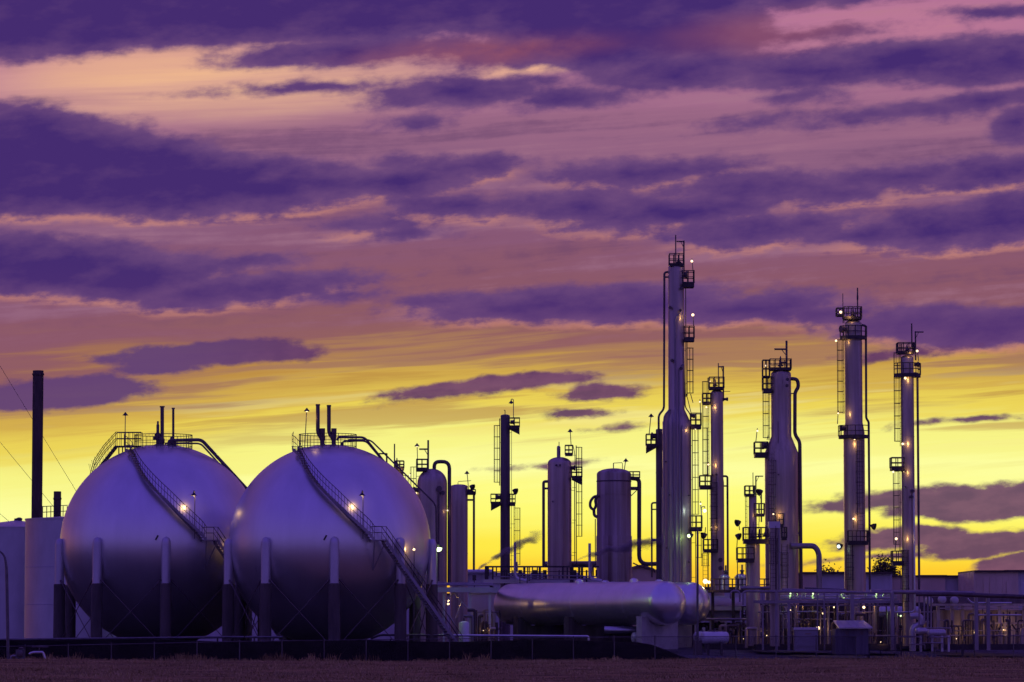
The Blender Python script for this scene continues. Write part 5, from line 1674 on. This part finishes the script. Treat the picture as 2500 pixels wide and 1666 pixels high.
# posts and marker boxes near the right fence
for (u, v0, v1, w_, lab) in ((2200, 1567, 1604, 3.0, 'dark meter post near the fence below the slender tower'), (2121, 1572, 1595, 5.0, 'dark lumpy marker in the grass right of the roofed hut'), (2350, 1584, 1600, 3.4, 'small dark box on the slope at the right')):
    Yq = 287
    T = thing_at('marker_post', lab, 'post', u, v1, Yq)
    a, b = W(u, v1, Yq), W(u, v0, Yq)
    k = w_ * MPX(Yq)
    MB().bx(a.x - k * .5, a.x + k * .5, Yq - .1, Yq + .1, a.z - .5, b.z - .2).build('post', MT['steel'], T)
    MB().bx(a.x - k, a.x + k, Yq - .13, Yq + .13, b.z - .45, b.z).build('box', MT['steel'], T)

# ------------------------------------------------------------------ steam drifting from the vents
def plume(label, start, end, Y, power, r0, r1, dens, seed):
    a, e = W(*start, Y), W(*end, Y)
    L, H = e.x - a.x, e.z - a.z
    m_ = bpy.data.materials.new('steam')
    m_.use_nodes = True
    nt = m_.node_tree
    nt.nodes.clear()
    def M2(op, x, y=None, clamp=False):
        n = nt.nodes.new('ShaderNodeMath')
        n.operation = op
        n.use_clamp = clamp
        for i, q in enumerate((x, y)):
            if q is None: continue
            if isinstance(q, bpy.types.NodeSocket): nt.links.new(q, n.inputs[i])
            else: n.inputs[i].default_value = q
        return n.outputs[0]
    out = nt.nodes.new('ShaderNodeOutputMaterial')
    pv = nt.nodes.new('ShaderNodeVolumePrincipled')
    pv.inputs['Color'].default_value = (.62, .52, .60, 1)
    t = nt.nodes.new('ShaderNodeTexCoord')
    sx = nt.nodes.new('ShaderNodeSeparateXYZ')
    nt.links.new(t.outputs['Object'], sx.inputs[0])
    f = M2('DIVIDE', sx.outputs[0], L, True)
    zc = M2('MULTIPLY', M2('POWER', f, power), H)
    rad = M2('ADD', M2('MULTIPLY', f, r1 - r0), r0)
    dz_ = M2('SUBTRACT', sx.outputs[2], zc)
    rho = M2('DIVIDE', M2('SQRT', M2('ADD', M2('MULTIPLY', dz_, dz_), M2('MULTIPLY', sx.outputs[1], sx.outputs[1]))), rad)
    mp = nt.nodes.new('ShaderNodeMapping')
    mp.inputs['Scale'].default_value = (.8, 1.3, 1.5)
    mp.inputs['Location'].default_value = (seed, 0, 0)
    nz = nt.nodes.new('ShaderNodeTexNoise')
    nz.inputs['Scale'].default_value = 1.0
    nz.inputs['Detail'].default_value = 3
    nt.links.new(t.outputs['Object'], mp.inputs[0])
    nt.links.new(mp.outputs[0], nz.inputs['Vector'])
    body = M2('SUBTRACT', M2('ADD', .75, M2('MULTIPLY', M2('SUBTRACT', nz.outputs['Fac'], .5), 2.6)), rho, True)
    fade = M2('SUBTRACT', 1.0, M2('POWER', f, 3.0), True)
    d_ = M2('MULTIPLY', M2('MULTIPLY', body, fade), dens)
    nt.links.new(d_, pv.inputs['Density'])
    nt.links.new(pv.outputs[0], out.inputs['Volume'])
    P = [a + Vector((L * q / 16, 0, H * (q / 16) ** power)) for q in range(17)]
    b = MB().tube(P, r0 * 1.7, 12, r1=r1 * 1.7)
    tag(b.build('steam_plume', m_, at=a), label, 'steam', kind='stuff')
plume('dark steam drifting right past the foot of the slim dark column', (1166, 1394), (1330, 1300), 303.5, .8, .2, .7, 7.0, 2.0)
plume('steam trail crossing in front of the rust-streaked drum', (1402, 1380), (1630, 1318), 303.5, .5, .2, .8, 9.0, 5.0)
